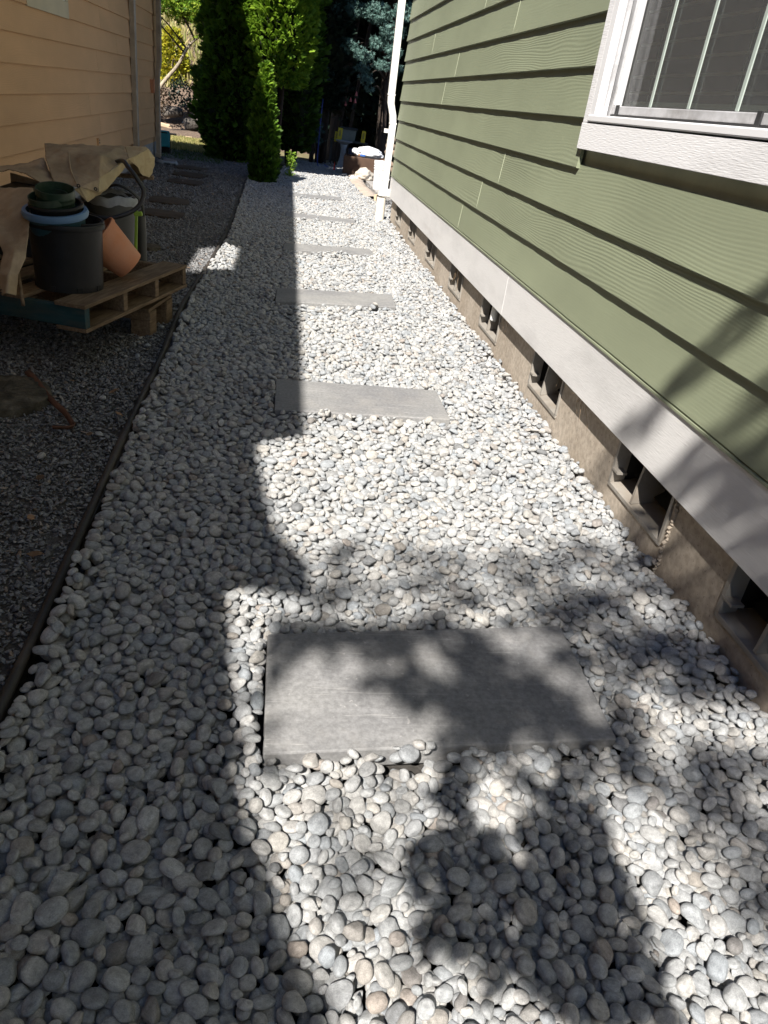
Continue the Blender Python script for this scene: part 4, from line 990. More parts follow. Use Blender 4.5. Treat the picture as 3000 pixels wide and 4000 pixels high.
# ================================================================== FAR END OF THE PATH, RIGHT
bx = empty('planter_box', (1.0, 14.2, 0), R(-6), 'dark brown planter box holding a white bag', 'planter box')
for nm, b in (('front_panel', (0, .75, 0, .03, -.05, .30)), ('side_panel', (0, .03, .0305, .55, -.05, .30)), ('side_panel', (.72, .75, .0305, .55, -.05, .30)), ('back_panel', (.031, .719, .52, .55, -.05, .30)), ('soil_fill', (.031, .719, .031, .519, .0, .24))):
    MB().box(*b).build(nm, M['brownbox'] if nm != 'soil_fill' else M['soil'], bx, bevel=.004)
def crumple(name, loc, sc, seed, m, amp=.3, rz=0, parent=None, sub=4):
    V, F = icosphere(sub); r = np.random.default_rng(seed); s = lumps(V, seed, .25, 6)
    for _ in range(26):
        d = r.normal(size=3); d /= np.linalg.norm(d); s -= amp * .10 * np.maximum(0, 1 - np.abs(V @ d - r.uniform(-.6, .6)) / .16)
    W = V * s[:, None] * np.array(sc); W[:, 2] = np.maximum(W[:, 2], -sc[2] * .55)
    o = np_mesh(name, W, F, m, parent, smooth=True); o.location = loc; o.rotation_euler = (0, 0, rz); return o
b1 = empty('white_bag', (1.46, 14.45, .30), 0, 'full white bag slumped over the brown planter box', 'bag')
crumple('sack', (.03, 0, .06), (.31, .21, .115), 3, M['bag'], .6, R(-8), b1); crumple('tied_end', (-.25, 0, .075), (.06, .05, .05), 8, M['bag'], .5, 0, b1)
MB().obox((-.13, -.165, .03), (.09, .004, .030), (R(18), 0, R(-14))).build('blue_print', M['blueprint'], b1); MB().obox((-.19, -.15, .034), (.03, .004, .022), (R(18), 0, R(-24))).build('orange_print', M['orange'], b1)
c1 = crumple('plastic_bag', (1.34, 13.75, .06), (.19, .14, .13), 21, M['bag2'], .6, R(10)); tag(c1, 'crumpled translucent plastic bag in front of the planter box', 'bag')
c2 = crumple('plastic_bag', (1.15, 13.6, .0), (.085, .06, .05), 33, M['whiteplastic'], .6, R(30)); tag(c2, 'small scrap of white plastic at the end of the pebbles', 'bag')
bk = empty('bucket', (1.468, 12.45, -.02), 0, 'white lidded plastic bucket behind the white downspout', 'bucket')
MB().lathe([(0, 0), (.100, 0), (.114, .33), (.119, .33), (.119, .345), (.114, .345), (.1145, .36), (0, .36)], 36).build('body', M['whiteplastic'], bk, smooth='auto')
MB().lathe([(0, .362), (.119, .362), (.121, .372), (.121, .405), (.118, .412), (.104, .412), (.102, .404), (0, .404)], 36).build('lid', M['whiteplastic'], bk, smooth='auto')
MB().lathe([(.1155, .300), (.121, .301), (.121, .306), (.1155, .307)], 36).build('rib', M['whiteplastic'], bk, smooth='auto')
MB().tube([(.113 * math.cos(a), .113 * math.sin(a) - .006, .20 - .045 * math.sin((a + 2.6) / 2.1 * 3.14)) for a in np.linspace(-2.6, -.5, 16)], .0022, 6).build('handle', M['track'], bk, smooth=True)
lab = MB()
for k, (z, w) in enumerate(((.255, .034), (.243, .026), (.228, .036), (.216, .018), (.204, .03))):
    for s in range(3):
        a0 = R(-112) + s * .11; lab.obox((.1105 * math.cos(a0) * 1.0, .1105 * math.sin(a0), z), (w * .3, .003, .006), (0, 0, a0 + math.pi / 2))
lab.build('printed_label', M['ink'], bk)
MB().obox((.105, -.062, .36), (.03, .006, .06), (0, 0, R(60))).build('yellow_sticker', M['yellow'], bk)
fl = empty('marker_flag', (.885, 14.75, -.03), 0, 'small red marker cone at the end of the pebble path', 'marker')
MB().lathe([(0, 0), (.026, 0), (.024, .012), (.018, .02), (.004, .17), (0, .172)], 16).build('cone', M['red'], fl, smooth='auto'); MB().obox((0, 0, .004), (.07, .07, .008)).build('base', M['red'], fl)
bb = empty('birdbath', (1.08, 15.6, -.02), 0, 'pale blue-grey birdbath pedestal in the shade under the trees', 'birdbath')
MB().lathe([(0, 0), (.12, 0), (.12, .03), (.095, .06), (.055, .2), (.048, .34), (.07, .42), (0, .42)], 32).build('pedestal', M['bath'], bb, smooth='auto')
MB().lathe([(0, .425), (.07, .425), (.155, .47), (.16, .485), (.145, .485), (.06, .45), (0, .445)], 32).build('bowl', M['bath'], bb, smooth='auto')
tt = empty('tote', (1.18, 16.0, .455), R(-3), 'grey storage tote with dark lid and yellow cards, behind the birdbath', 'tote')
MB().add([(-.12, -.1, 0), (.12, -.1, 0), (.12, .12, 0), (-.12, .12, 0), (-.145, -.12, .19), (.145, -.12, .19), (.145, .14, .19), (-.145, .14, .19)], [(0, 3, 2, 1), (4, 5, 6, 7), (0, 1, 5, 4), (1, 2, 6, 5), (2, 3, 7, 6), (3, 0, 4, 7)]).build('body', M['totegrey'], tt, bevel=.01)
MB().box(-.165, .165, -.14, .16, .192, .225).build('lid', M['totelid'], tt, bevel=.008)
def card(x, y, z, w, h, rz, lean, label):
    t = empty('yellow_card', (x, y, z), R(rz), label, 'sign'); t.rotation_euler = (0, R(lean), R(rz))
    MB().box(-w / 2, w / 2, -.004, .004, 0, h).build('panel', M['yellow'], t)
    tx = MB()
    for k in range(5): tx.box(-w * .10, w * .16, -.0065, -.0045, h * (.34 + .1 * k), h * (.40 + .1 * k))
    tx.box(-w * .26, -w * .18, -.0065, -.0045, h * .36, h * .8); tx.build('lettering', M['ink'], t)
card(1.00, 15.82, .445, .085, .215, 6, 3, 'yellow card with black lettering hung on the left of the tote')
card(.945, 15.86, .42, .08, .17, 10, 4, 'yellow card tucked behind the lettered card left of the tote')
card(1.455, 15.9, .455, .075, .20, -6, 3, 'yellow card standing right of the grey tote')
card(.63, 16.4, .50, .04, .19, 10, 6, 'narrow yellow card among the dark trunks')
st_ = empty('low_table', (1.2, 16.05, 0), 0, 'dark low table carrying the grey tote', 'table')
MB().box(-.36, .36, -.18, .2, .43, .452).build('table_top', M['totelid'], st_)
for x in (-.33, .33):
    for y in (-.15, .17): MB().box(x - .015, x + .015, y - .015, y + .015, -.08, .429).build('leg', M['totelid'], st_)
nb_ = MB().box(1.17, 1.40, 15.3, 15.55, -.08, .36).build('navy_crate', M['navy'], bevel=.012); tag(nb_, 'dark navy crate between the birdbath and the white bag', 'crate')
# fabric strip, board, edging blocks
v = []; f = []
ys = np.linspace(11.05, 14.5, 40)
for i, y in enumerate(ys):
    xa = np.interp(y, [11.05, 12.6, 14.1, 14.5], [1.11, 1.035, 1.06, 1.15]); 
    for k, (dx_, z) in enumerate(((0, -.03), (.05, .012), (.11, .022), (.17, .012), (.25, -.005), (.27, -.05))):
        v.append((xa + dx_ + .01 * math.sin(i * 1.9 + k), y, z + .008 * math.sin(i * 1.7 + k * 1.3) + .006 * math.sin(i * 3.1)))
for i in range(39):
    for k in range(5): f.append((i * 6 + k, i * 6 + k + 1, i * 6 + 7 + k, i * 6 + 6 + k))
fb_ = MB().add(v, f).build('landscape_fabric', M['fabric'], smooth=True); tag(fb_, 'wrinkled tan landscape fabric along the right end of the pebbles', 'fabric')
o = MB().obox((0, 0, 0), (.30, .035, .085), (0, 0, 0)).build('board_offcut', M['paleboard'], bevel=.003); o.location = (1.30, 11.05, .02); o.rotation_euler = (0, 0, R(68)); tag(o, 'pale lumber offcut beside the base of the white downspout', 'board')
for i in range(5):
    o = MB().box(0, .22, 0, .38, -.10, -.01 + .004 * (i % 2)).build('edging_block', M['greypaver'], bevel=.008); o.location = (1.38, 11.75 + .42 * i, .0); o.rotation_euler = (0, 0, R(2 * math.sin(i * 2)))
    tag(o, ['grey concrete block nearest the downspout, under the bucket row', 'grey concrete block just before the white bucket', 'grey concrete block under the far side of the white bucket', 'grey concrete block under the crumpled bag', 'last grey concrete block by the planter box'][i], 'concrete block', 'concrete blocks beyond the house corner')
V0, F0 = icosphere(2)
for i in range(9):
    s = .06 + .05 * rnd.random(); V = V0 * lumps(V0, 600 + i, .25)[:, None] * np.array([s * 1.1, s, s * .75]); o = np_mesh('stacked_rock', V, F0, M['rock'], smooth=True)
    o.location = (1.60 + rnd.uniform(-.012, .02), 12.7 + rnd.uniform(-.02, .02), .0 + i * .085); o.rotation_euler = (0, 0, rnd.uniform(0, 6))
    tag(o, ['lowest', 'second lowest', 'third', 'fourth', 'middle', 'sixth', 'seventh', 'second highest', 'topmost'][i] + ' brown rock of the stacked column behind the white downspout', 'rock', 'rocks stacked behind the downspout')
# roots under the water table board
def roots(y, z, n, ln, label):
    mb = MB()
    for _ in range(n):
        p = [(1.196, y + rnd.uniform(-.05, .05), z)]; d = [rnd.uniform(-.6, -.05), rnd.uniform(-.6, .6), rnd.uniform(-1, -.2)]
        for k in range(6):
            q = p[-1]; p.append((min(1.2, q[0] + d[0] * ln / 6 * .4), q[1] + d[1] * ln / 6, q[2] + d[2] * ln / 6)); d = [d[0] + rnd.uniform(-.5, .5), d[1] + rnd.uniform(-.6, .6), d[2] + rnd.uniform(-.5, .5)]
        mb.tube(p, [.0011, .001, .0009, .0008, .0007, .0006, .0004], 4)
    o = mb.build('dry_root_tuft', M['root']); tag(o, label, 'roots')
roots(2.64, .275, 11, .10, 'dry root tuft hanging beside the second foundation vent'); roots(3.80, .268, 9, .07, 'dry grass tuft at the joint of the pale trim board'); roots(4.38, .40, 4, .07, 'single dry sprig stuck on the pale trim board')
roots(5.1, .25, 12, .10, 'dry weed tuft in the vent before the stepping stone'); roots(2.93, .262, 6, .05, 'short roots poking out below the trim between two vents')
el = MB().tube(spline([(1.30, 4.15, .25), (1.235, 4.13, .245), (1.215, 4.12, .225), (1.213, 4.12, .16)]), .020, 12).build('pipe_elbow', M['whitepipe'], smooth=True); tag(el, 'white pipe elbow poking out of a foundation vent', 'pipe')

# ================================================================== TREES AND SHRUBS
def cone_surface(n, base, h, rfun, z0, thick=.25, seed=0):
    """random points through the outer shell of a crown; returns points, azimuth, relative height"""
    r = np.random.default_rng(seed); z = z0 + (h - z0) * r.uniform(0, 1, n) ; az = r.uniform(0, 2 * math.pi, n)
    lump = 1 + .12 * np.sin(3 * az + 5 * z) + .10 * np.sin(7 * az - 4 * z + seed) + .06 * np.sin(13 * az + 11 * z)
    rad = rfun((z - z0) / (h - z0)) * lump * (1 - thick * r.uniform(0, 1, n) ** 2)
    return np.stack([base[0] + rad * np.cos(az), base[1] + rad * np.sin(az), base[2] + z], 1), az, (z - z0) / (h - z0)
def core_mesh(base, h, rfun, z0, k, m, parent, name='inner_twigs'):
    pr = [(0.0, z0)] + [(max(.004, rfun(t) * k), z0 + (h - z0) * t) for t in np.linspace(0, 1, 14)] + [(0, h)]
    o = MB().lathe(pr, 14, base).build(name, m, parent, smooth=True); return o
def arborvitae(base, h, r, z0, n, label, seed, size=.13, trunk=True, name='arborvitae', m='arb', tint=(0, 1), taper=.72, up=38):
    t = empty(name, (0, 0, 0), 0, label, 'tree'); rf = lambda u: r * (np.minimum(1, .62 + 1.6 * u) * (1 - taper * np.asarray(u) ** 1.6) * np.clip((1.02 - np.asarray(u)) * 6, 0, 1))
    P, az, u = cone_surface(n, base, h, rf, z0, .30, seed); k = len(P); g = np.random.default_rng(seed + 1)
    el = R(up) + g.normal(0, .38, k); Rm = rot_mats(az + g.normal(0, .5, k), el, g.uniform(-1.5, 1.5, k))
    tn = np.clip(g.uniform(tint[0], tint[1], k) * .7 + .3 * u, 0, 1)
    foliage('crown', P, Rm, size * g.uniform(.6, 1.25, k), SPRAY, M[m], t, tn)
    core_mesh(base, h * .97, rf, z0 + .03, .74, M['arbcore'], t)  # solid dark core added to block light through the crown
    if trunk:
        mb = MB()
        for q in range(4):
            a = q * 1.6 + seed; mb.tube([(base[0] + .05 * math.cos(a), base[1] + .05 * math.sin(a), base[2] - .1), (base[0] + .14 * math.cos(a), base[1] + .14 * math.sin(a), base[2] + max(z0, .3) + .3)], [.045, .03], 8)
        mb.build('trunk', M['bark'], t, smooth=True)
    return t
arborvitae((-.88, 14.5, -.05), 3.1, .62, .0, 8000, 'broad dark arborvitae left of the lit one, wholly in house shade', 11, .11, tint=(0, .55), taper=.5)  # shade put into the colour: darker leaf tint than the sunlit tree
arborvitae((-.20, 14.30, -.05), 5.2, .58, 1.22, 11000, 'tall arborvitae with its bright green front in full sun', 12, .112, tint=(.5, 1), taper=.5)  # sunlight put into the colour: brighter leaf tint
arborvitae((.10, 15.3, -.05), 5.0, .46, .25, 3600, 'dark arborvitae behind the sunlit one, at the end of the pebbles', 13, .14, tint=(0, .4), taper=.5)  # darker leaf tint stands for its shade
arborvitae((-.30, 11.55, -.05), 1.42, .19, .0, 2600, 'small conical arborvitae at the far end of the edging strip', 14, .095, tint=(0, .6), taper=.92, name='conical_shrub', up=64)  # leaf tint darkened to look shaded
# small lime plant at the foot of the trees
lp_ = empty('lime_plant', (0, 0, 0), 0, 'small lime green leafy shoot at the foot of the arborvitae', 'plant')
g = np.random.default_rng(5); P = np.stack([g.normal(.10, .035, 260), g.normal(12.75, .04, 260), g.uniform(-.01, .34, 260)], 1)
foliage('leaves', P, rot_mats(g.uniform(0, 6.28, 260), g.normal(.3, .5, 260), g.uniform(-1, 1, 260)), g.uniform(.025, .05, 260), SPRAY, M['limeleaf'], lp_)
MB().tube([(.09, 12.77, -.05), (.10, 12.75, .32)], [.006, .003], 6).build('stem', M['bark'], lp_)

def bough_tree(name, label, trunk_pts, tr, clumps, proto, m, n_per, size, barkm='bark', seed=0, el=.0, cat='tree', tint=(0, 1), flat=.6, every=1):
    t = empty(name, (0, 0, 0), 0, label, cat); g = np.random.default_rng(seed)
    MB().tube(spline(trunk_pts, 5), [tr * (1 - .75 * i / (5 * (len(trunk_pts) - 1))) for i in range(5 * (len(trunk_pts) - 1) + 1)], 9).build('trunk', M[barkm], t, smooth=True)
    Ps = []; Ts = []; mb = MB()
    tp = np.array(spline(trunk_pts, 5))
    for ci_, c in enumerate(clumps):
        c = tuple(c); cc = np.array(c[:3]); r = c[3]; k = max(8, int(n_per * (r / .3) ** 2))
        q = g.normal(size=(k, 3)); q /= np.linalg.norm(q, axis=1)[:, None]; q *= (g.uniform(.25, 1, k) ** .5)[:, None] * r * np.array([1, 1, flat])
        Ps.append(cc + q); Ts.append(np.clip(g.uniform(tint[0], tint[1], k), 0, 1))
        if ci_ % every: continue
        lower = tp[np.argmin(((tp - cc) ** 2).sum(1) + 4 * np.maximum(0, tp[:, 2] - cc[2]) ** 2)]
        mid = (lower + cc) / 2 + np.array([0, 0, .12 * np.linalg.norm(cc - lower)]); mb.tube(spline([lower, mid, cc], 4), [.022, .020, .018, .016, .014, .012, .010, .008, .006], 5)
    mb.build('bough', M['bark'], t, smooth=True)
    P = np.concatenate(Ps); T = np.concatenate(Ts); k = len(P)
    foliage('crown', P, rot_mats(g.uniform(0, 6.28, k), g.normal(el, .5, k), g.uniform(-1.5, 1.5, k)), size * g.uniform(.6, 1.3, k), proto, M[m], t, T)
    return t
g = np.random.default_rng(40)
# blue spruce: brighter tint for sunlit boughs high, darker tint for shaded ones low left
cl = [(1.05, 15.7, 1.98, .20), (1.30, 15.5, 1.85, .17), (1.36, 15.4, 1.50, .14), (1.27, 15.4, 1.66, .13), (1.78, 15.6, 2.30, .24), (1.80, 15.5, 1.98, .18), (1.62, 15.6, 1.75, .15), (.80, 15.8, 2.5, .22), (1.1, 15.8, 2.55, .25), (1.5, 15.7, 2.55, .28), (1.95, 15.5, 2.6, .25),
      (1.55, 15.8, 2.1, .18), (.7, 16.2, 2.1, .2), (1.9, 15.7, 1.75, .14), (1.44, 15.45, 1.35, .08)]
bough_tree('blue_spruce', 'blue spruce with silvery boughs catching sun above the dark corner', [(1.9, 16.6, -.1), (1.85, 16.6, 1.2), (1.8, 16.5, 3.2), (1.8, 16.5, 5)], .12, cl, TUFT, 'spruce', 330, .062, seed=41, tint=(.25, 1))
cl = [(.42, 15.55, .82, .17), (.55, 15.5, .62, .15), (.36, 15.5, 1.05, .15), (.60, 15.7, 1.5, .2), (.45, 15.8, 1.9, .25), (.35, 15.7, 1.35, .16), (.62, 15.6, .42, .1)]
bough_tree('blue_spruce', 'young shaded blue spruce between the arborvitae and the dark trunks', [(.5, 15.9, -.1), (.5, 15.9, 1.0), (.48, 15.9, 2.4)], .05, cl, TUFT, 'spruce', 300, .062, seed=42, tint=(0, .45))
# dark conifers closing the view, and the trunks under them
arborvitae((.66, 16.0, -.05), 5.5, .46, .95, 3200, 'dark narrow conifer right of the arborvitae group, shading the trunks', 59, .13, m='darkfir', taper=.5, name='dark_conifer')
for i, (x, y, h, r, z0, lb) in enumerate(((.9, 19.6, 9, 1.5, .0, 'dark conifer behind the birdbath, leftmost of the dark trees'), (2.6, 18.8, 9, 1.5, .0, 'dark conifer directly behind the white bag'), (4.4, 18.4, 9, 1.6, .0, 'dark conifer hidden mostly by the green house corner'),
                                    (-.6, 19.8, 8, 1.0, .0, 'dark conifer seen between the arborvitae and the slope'))):
    arborvitae((x, y, -.1), h, r, z0, 2600, lb, 60 + i, .34, m='darkfir', taper=.6, name='dark_conifer')
cn_ = [(g.uniform(-.9, 3.2), g.uniform(15.6, 18.5), g.uniform(3.3, 4.6), g.uniform(.5, .8)) for _ in range(28)]
bough_tree('shade_fir', 'dark fir with an unseen canopy added to shade the far corner', [(1.0, 17.6, -.1), (1.05, 17.6, 2.0), (1.0, 17.5, 5.2)], .16, cn_, SPRAY, 'darkfir', 55, .33, seed=43)  # canopy out of view, added to darken the far corner
for i, (x, y, dx, r, lb) in enumerate(((.62, 16.2, .10, .05, 'slim dark trunk left of the narrow yellow card'), (.98, 16.7, .25, .04, 'leaning dark stem behind the lettered card'), (1.18, 16.8, .30, .035, 'thin leaning stem above the grey tote'), (.78, 16.6, -.05, .045, 'upright dark trunk behind the birdbath'))):
    o = MB().tube(spline([(x, y, -.1), (x + dx * .4, y, 1.0), (x + dx, y, 2.6)]), r, 8).build('tree_trunk', M['bark'], smooth=True); tag(o, lb, 'trunk')
fu = empty('flowering_shrub', (0, 0, 0), 0, 'dark shrub with a few hanging pink flowers above the tote', 'shrub')
g = np.random.default_rng(9); P = np.stack([g.normal(1.0, .3, 300), g.normal(16.35, .12, 300), g.uniform(.75, 1.75, 300)], 1)
foliage('leaves', P, rot_mats(g.uniform(0, 6.28, 300), g.normal(-.3, .5, 300), g.uniform(-1, 1, 300)), g.uniform(.05, .08, 300), LEAF, M['darkfir'], fu)
MB().tube([(1.0, 16.4, -.1), (1.02, 16.35, 1.0), (1.1, 16.3, 1.7)], [.02, .012, .005], 6).build('stem', M['bark'], fu)
for (x, z) in ((.90, 1.22), (1.08, 1.06), (1.26, 1.13), (.80, 1.46), (1.17, 1.14), (1.27, 1.25)):
    o = MB().lathe([(.002, .05), (.012, .03), (.022, .0), (.026, -.03), (.014, -.026), (.004, .02)], 10).build('flower', M['pink'], fu, smooth=True); o.location = (x, 16.15, z)
oh = MB().tube(spline([(.62, 15.4, 1.1), (.60, 15.35, .5), (.60, 15.3, .05), (.68, 15.25, -.01), (.80, 15.3, .0), (.74, 15.45, .02)]), .010, 8).build('hose', M['hosereel'], smooth=True); tag(oh, 'blue hose hanging down by the dark trunks', 'hose')
o = MB().obox((0, 0, 0), (.09, .03, .16)).build('birdhouse', M['orangewall'], bevel=.004); o.location = (.42, 16.0, 1.58); tag(o, 'small orange wooden box lit up among the dark branches', 'birdhouse')
o = MB().obox((0, 0, 0), (.16, .05, .05), (0, R(6), 0)).build('feeder', M['bath'], bevel=.008); o.location = (.63, 15.9, 1.42); tag(o, 'pale grey feeder tray hanging in the dark branches', 'bird feeder')

# ---- slope on the left
g = np.random.default_rng(77)
cl = [(g.uniform(-3.6, -1.75), g.uniform(19.3, 20.7), g.uniform(2.25, 3.0), g.uniform(.22, .36)) for _ in range(46)] + [(-1.75, 20, 2.15, .14), (-2.0, 20, 1.95, .10), (-3.1, 20.2, 2.2, .25)]
bough_tree('maple', 'leaning pale-barked maple with bright leaves beside the tan house', [(-3.25, 20.0, -.1), (-2.92, 20.0, .80), (-2.5, 20, 1.33), (-2.24, 20, 1.76), (-1.92, 20, 2.07), (-1.6, 20, 2.7)], .052, cl, LEAF, 'maple', 260, .085, 'palebark', seed=44, every=7)
gs = empty('golden_shrub', (0, 0, 0), 0, 'yellow green shrub on the slope in full sun', 'shrub'); n = 1500
rf = lambda u: .37 * np.minimum(1, .7 + u) * (1 - .75 * np.asarray(u) ** 2)
P, az, u = cone_surface(n, (-3.12, 24.0, .92), 1.25, rf, .0, .5, 5); foliage('leaves', P, rot_mats(az, R(35) + g.normal(0, .4, n), g.uniform(-1.5, 1.5, n)), g.uniform(.07, .14, n), SPRAY, M['gold'], gs)
MB().tube([(-3.12, 24.0, .7), (-3.12, 24.0, 1.8)], [.04, .02], 7).build('stem', M['bark'], gs)
for i, lb in enumerate(('russet shrub at the slope foot nearest the tan house corner', 'low russet shrub under the leaning maple trunk', 'dark green low shrub left of the boulders', 'russet shrub directly left of the arborvitae on the slope', 'russet shrub behind the largest boulder')):
    x = -3.5 + .42 * i + g.uniform(-.15, .15); y = 21.6 + g.uniform(-.2, .7); n = 420
    s = empty('low_shrub', (0, 0, 0), 0, lb, 'shrub', 'low shrubs at the foot of the slope')
    q = g.normal(size=(n, 3)); q /= np.linalg.norm(q, axis=1)[:, None]; q *= np.array([.36, .3, .32]) * (g.uniform(.3, 1, n) ** .4)[:, None]
    foliage('leaves', q + np.array([x, y, .35 + .2 * (i % 3)]), rot_mats(g.uniform(0, 6.28, n), g.normal(.3, .6, n), g.uniform(-1.5, 1.5, n)), g.uniform(.05, .11, n), LEAF, M['reddish'] if i != 2 else M['darkfir'], s)
    MB().tube([(x, y, -.1), (x, y, .4)], [.03, .01], 6).build('stem', M['bark'], s)
V0, F0 = icosphere(3)
for i, (x, y, z, s, mm, lb) in enumerate(((-2.05, 21.2, .25, .26, 'darkrock', 'largest dark boulder beside the arborvitae on the slope'), (-2.35, 21.1, .12, .2, 'darkrock', 'dark boulder left of the largest one'), (-1.85, 20.9, .62, .14, 'greypaver', 'pale rock on top of the dark boulders'), (-1.95, 20.8, .05, .13, 'greypaver', 'small pale rock at the foot of the boulders'), (-2.9, 21.8, .3, .25, 'darkrock', 'dark boulder under the maple trunk'))):
    V = V0 * lumps(V0, 800 + i, .3)[:, None]
    for _ in range(5):
        d = g.normal(size=3); d /= np.linalg.norm(d); h = g.uniform(.5, .8); q = V @ d; ov = q > h; V[ov] -= np.outer((q[ov] - h) * .9, d)
    o = np_mesh('boulder', V * np.array([s * 1.2, s, s * .8]), F0, M[mm], smooth=False); o.location = (x, y, z); tag(o, lb, 'boulder')
o = MB().obox((0, 0, .03), (.42, .12, .09), (0, R(8), 0)).build('log', M['paleboard'], bevel=.02, seg=3); o.location = (-2.98, 21.2, 0); o.rotation_euler = (0, 0, R(6)); tag(o, 'pale split log lying at the foot of the slope', 'log')
o = crumple('white_sack', (-2.55, 21.9, .05), (.24, .12, .09), 91, M['bag'], .4, R(-6)); tag(o, 'long white sack lying on the bare soil below the slope', 'sack')
o = MB().obox((0, 0, 0), (.15, .06, .03)).build('board_offcut', M['paleboard']); o.location = (-2.07, 18.45, .005); o.rotation_euler = (0, 0, R(-10)); tag(o, 'short pale board on the soil beyond the lawn', 'board')
# dry grass on the hill and lawn
def blades(n, xa, xb, ya, yb, zf, h):
    P = np.stack([rng.uniform(xa, xb, n), rng.uniform(ya, yb, n), np.zeros(n)], 1); P[:, 2] = [zf(a, b) for a, b in P[:, :2]]; return P, h * rng.uniform(.5, 1.3, n)
Vb = np.array([(0, -.09, 0), (0, .09, 0), (.6, .05, .06), (.6, -.05, .06), (1, 0, .2)]); Fb = np.array([(0, 1, 2), (0, 2, 3), (3, 2, 4)])
P, s = blades(20000, -3.3, -1.0, 15.05, 18.2, lambda a, b: -.035, .075); k = len(P)
o = foliage('grass', P, rot_mats(rng.uniform(0, 6.28, k), rng.normal(1.2, .3, k), rng.uniform(-1.5, 1.5, k)), s, (Vb, Fb), M['grass']); tag(o, 'short dry yellowing grass of the small lawn', 'grass', kind='stuff')
P, s = blades(2600, -1.98, -1.0, 13.3, 15.05, lambda a, b: -.03, .06); k = len(P)
o = foliage('weeds', P, rot_mats(rng.uniform(0, 6.28, k), rng.normal(1.0, .35, k), rng.uniform(-1.5, 1.5, k)), s, (Vb, Fb), M['shade']); tag(o, 'shaded weeds where gravel meets lawn', 'weeds', kind='stuff')
P, s = blades(7000, -6, 0, 23.5, 32, hill_z, .28); k = len(P)
o = foliage('hill_grass', P, rot_mats(rng.uniform(0, 6.28, k), rng.normal(1.1, .3, k), rng.uniform(-1.5, 1.5, k)), s, (Vb, Fb), M['grass']); tag(o, 'dry tufted grass on the upper slope', 'grass', kind='stuff')

# ---- shade tree behind the viewer: its boughs throw the dappled shade on the near path
ST = empty('shade_tree', (0, 0, 0), 0, 'leafy tree behind the viewpoint throwing dappled shade on the near stones', 'tree')
trunk = [(-.6, -6.4, -.1), (-.65, -6.3, 1.5), (-.9, -6.0, 3.5), (-1.3, -6.0, 5.0), (-1.8, -6.2, 6.2), (-2.2, -6.4, 7.2)]
MB().tube(spline(trunk, 5), [.16 - .0045 * i for i in range(26)], 10).build('trunk', M['bark'], ST, smooth=True)
DAP = [  # shadow centre x, y, half widths, height of the leaves, cover
    (.24, 1.435, .035, .022, 5, 1.8), (.335, 1.405, .04, .03, 5.5, 2.2), (.50, 1.22, .11, .07, 6, 2.2), (.64, 1.20, .08, .05, 6.5, 1.6),
    (.87, 1.58, .12, .08, 6.5, 2.0), (1.02, 1.42, .12, .07, 6.5, 2.6), (1.19, 1.38, .05, .10, 7, 2.4), (.60, .93, .05, .06, 5, 1.4),
    (1.0, 1.44, .04, .04, 6.5, 1.0)]
# broad thin shade with sunny gaps: x0, x1, y0, y1, height, cover, gaps (x, y, radius)
FIELD = [(0, .82, 1.04, 1.50, 4.4, 2.6, ((.16, 1.29, .115), (.15, 1.14, .14), (.28, 1.13, .11), (.07, 1.2, .08), (.37, 1.37, .06), (.46, 1.36, .05), (.67, 1.42, .085), (.35, 1.10, .06), (.76, 1.28, .06), (.04, 1.3, .04), (.06, 1.1, .05), (.22, 1.36, .05), (.56, 1.07, .035))),
         (.80, 1.22, .62, 1.50, 6.2, 1.5, ((1.0, 1.17, .085), (1.12, 1.15, .07), (.92, 1.27, .05), (.80, .77, .08), (.83, .66, .07), (.9, 1.08, .05), (1.08, .85, .05), (.86, .90, .04))),
         (.12, .85, 1.50, 1.86, 6.4, 1.15, ((.18, 1.72, .06), (.3, 1.78, .06), (.42, 1.6, .05), (.7, 1.62, .06), (.55, 1.75, .05))),
         (.85, 1.20, 1.5, 1.95, 6.4, 1.2, ((1.1, 1.62, .06), (.95, 1.75, .06), (1.15, 1.8, .05))),
         (1.19, 1.75, 1.25, 2.14, 5.5, 2.4, ((1.28, 1.95, .05), (1.5, 1.85, .06), (1.4, 2.05, .04))), (1.2, 1.75, 2.36, 2.45, 5.5, 2.0, ()),
         (.36, .41, .86, 1.01, 2.0, 4.5, ()), (.29, .66, .55, .87, 2.0, 4.5, ((.30, .58, .10), (.40, .55, .08))), (.52, .67, .84, 1.0, 2.6, 2.4, ((.53, .97, .03),)),  # low leaves added in the outline of the viewer's own shadow
         (.13, .32, .66, 1.03, 6, .45, ((.2, .9, .05), (.25, .75, .05)))]
g = np.random.default_rng(21); Ps = []; Ss = []; mb = MB(); tp = np.array(spline(trunk, 5))
for (sx, sy, wx, wy, z, cov) in DAP:
    sz = .05 if z < 3 else .075; k = int(cov * math.pi * wx * wy / (sz * sz * .20)) + 3
    q = g.normal(size=(k, 2)); q /= np.linalg.norm(q, axis=1)[:, None]; q *= (g.uniform(0, 1, k) ** .5)[:, None]
    zz = z + g.uniform(-.25, .25, k) * (.5 if z < 3 else 1.2)
    X = sx + q[:, 0] * wx - zz / TANP; Y = sy + q[:, 1] * wy - DRIFT * zz
    Ps.append(np.stack([X, Y, zz], 1)); Ss.append(sz * g.uniform(.7, 1.25, k))
    c = np.array([sx - z / TANP, sy - DRIFT * z, z]); lower = tp[np.argmin(((tp - c) ** 2).sum(1))]
    if wx * wy > .006: mb.tube(spline([lower, (lower + c) / 2 + np.array([-.1, -.1, .25]), c], 4), [.016, .015, .013, .011, .010, .008, .006, .005, .003], 5)
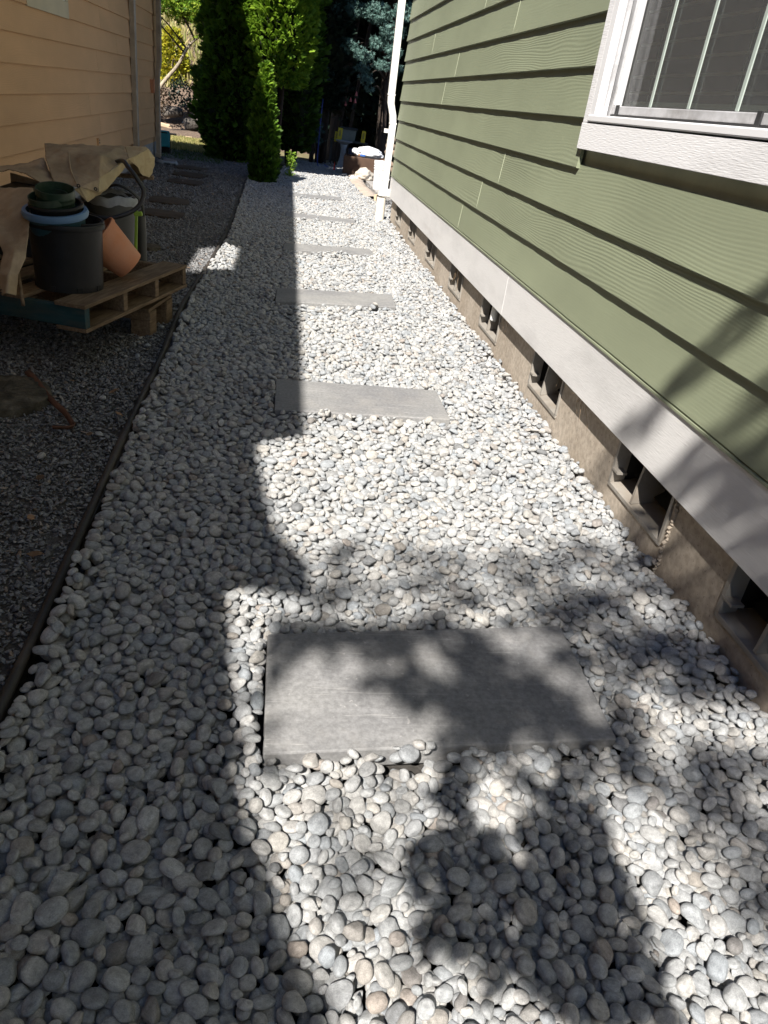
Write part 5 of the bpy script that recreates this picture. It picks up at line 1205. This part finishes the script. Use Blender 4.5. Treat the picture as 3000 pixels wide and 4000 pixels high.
for (xa, xb, ya, yb, z, cov, gaps) in FIELD:
    lz = .075 if z > 3 else .045
    k = int(cov * (xb - xa) * (yb - ya) / (lz ** 2 * .20)); x = g.uniform(xa, xb, k); y = g.uniform(ya, yb, k); ok = np.ones(k, bool)
    for gx, gy, gr in gaps: ok &= (x - gx) ** 2 + ((y - gy) * 1.15) ** 2 > gr * gr
    x, y = x[ok], y[ok]; zz = z + g.uniform(-.6, .6, len(x)) * (1 if z > 3 else .2); Ps.append(np.stack([x - zz / TANP, y - DRIFT * zz, zz], 1)); Ss.append(lz * g.uniform(.6, 1.2, len(x)))
mb.build('bough', M['bark'], ST, smooth=True)
P = np.concatenate(Ps); S = np.concatenate(Ss); k = len(P)
foliage('crown', P, rot_mats(g.uniform(0, 6.28, k), g.normal(0, .45, k), g.uniform(-.6, .6, k)), S, LEAF, M['shade'], ST)

# unseen bough added over the yard to shade the far end of the pebbles
g = np.random.default_rng(88)
cl = [(x - .414 * z, y - DRIFT * z, z, r) for x, y, z, r in ((.3, 13.95, 3.3, .24), (.6, 14.0, 3.4, .24), (.9, 14.05, 3.3, .22), (.35, 14.4, 3.4, .26), (.7, 14.45, 3.3, .26), (1.0, 14.5, 3.4, .24), (.5, 14.9, 3.4, .25), (.85, 14.9, 3.3, .25), (1.08, 14.25, 3.4, .14), (.2, 14.8, 3.3, .25), (1.1, 15.0, 3.5, .22), (1.3, 15.7, 3.5, .26), (1.55, 15.9, 3.4, .26), (1.4, 16.3, 3.5, .28), (1.75, 16.2, 3.4, .26), (1.6, 16.8, 3.4, .3), (1.9, 16.6, 3.4, .25))]
bough_tree('added_shade_fir', 'fir added behind the broad arborvitae, its unseen bough shading the end of the pebbles', [(-1.0, 14.7, -.1), (-1.0, 14.7, 2.0), (-1.0, 14.2, 3.4), (-.9, 13.0, 3.75), (-.8, 11.6, 3.7)], .07, cl, SPRAY, 'darkfir', 210, .16, seed=45, flat=.35)


# unseen tall firs added behind the viewpoint to block sky light
for i, (x, y, lb) in enumerate(((2.2, -9.5, 'tall fir added behind the viewpoint to block sky, nearest the green house'), (5.2, -10.5, 'tall fir added to block sky behind the green house end wall'), (8.4, -6.0, 'tall fir added to block sky on the far side of the green house'))):
    arborvitae((x, y, -.1), 13, 1.9, .4, 1500, lb, 90 + i, .6, m='darkfir', taper=.85, name='sky_blocking_fir')
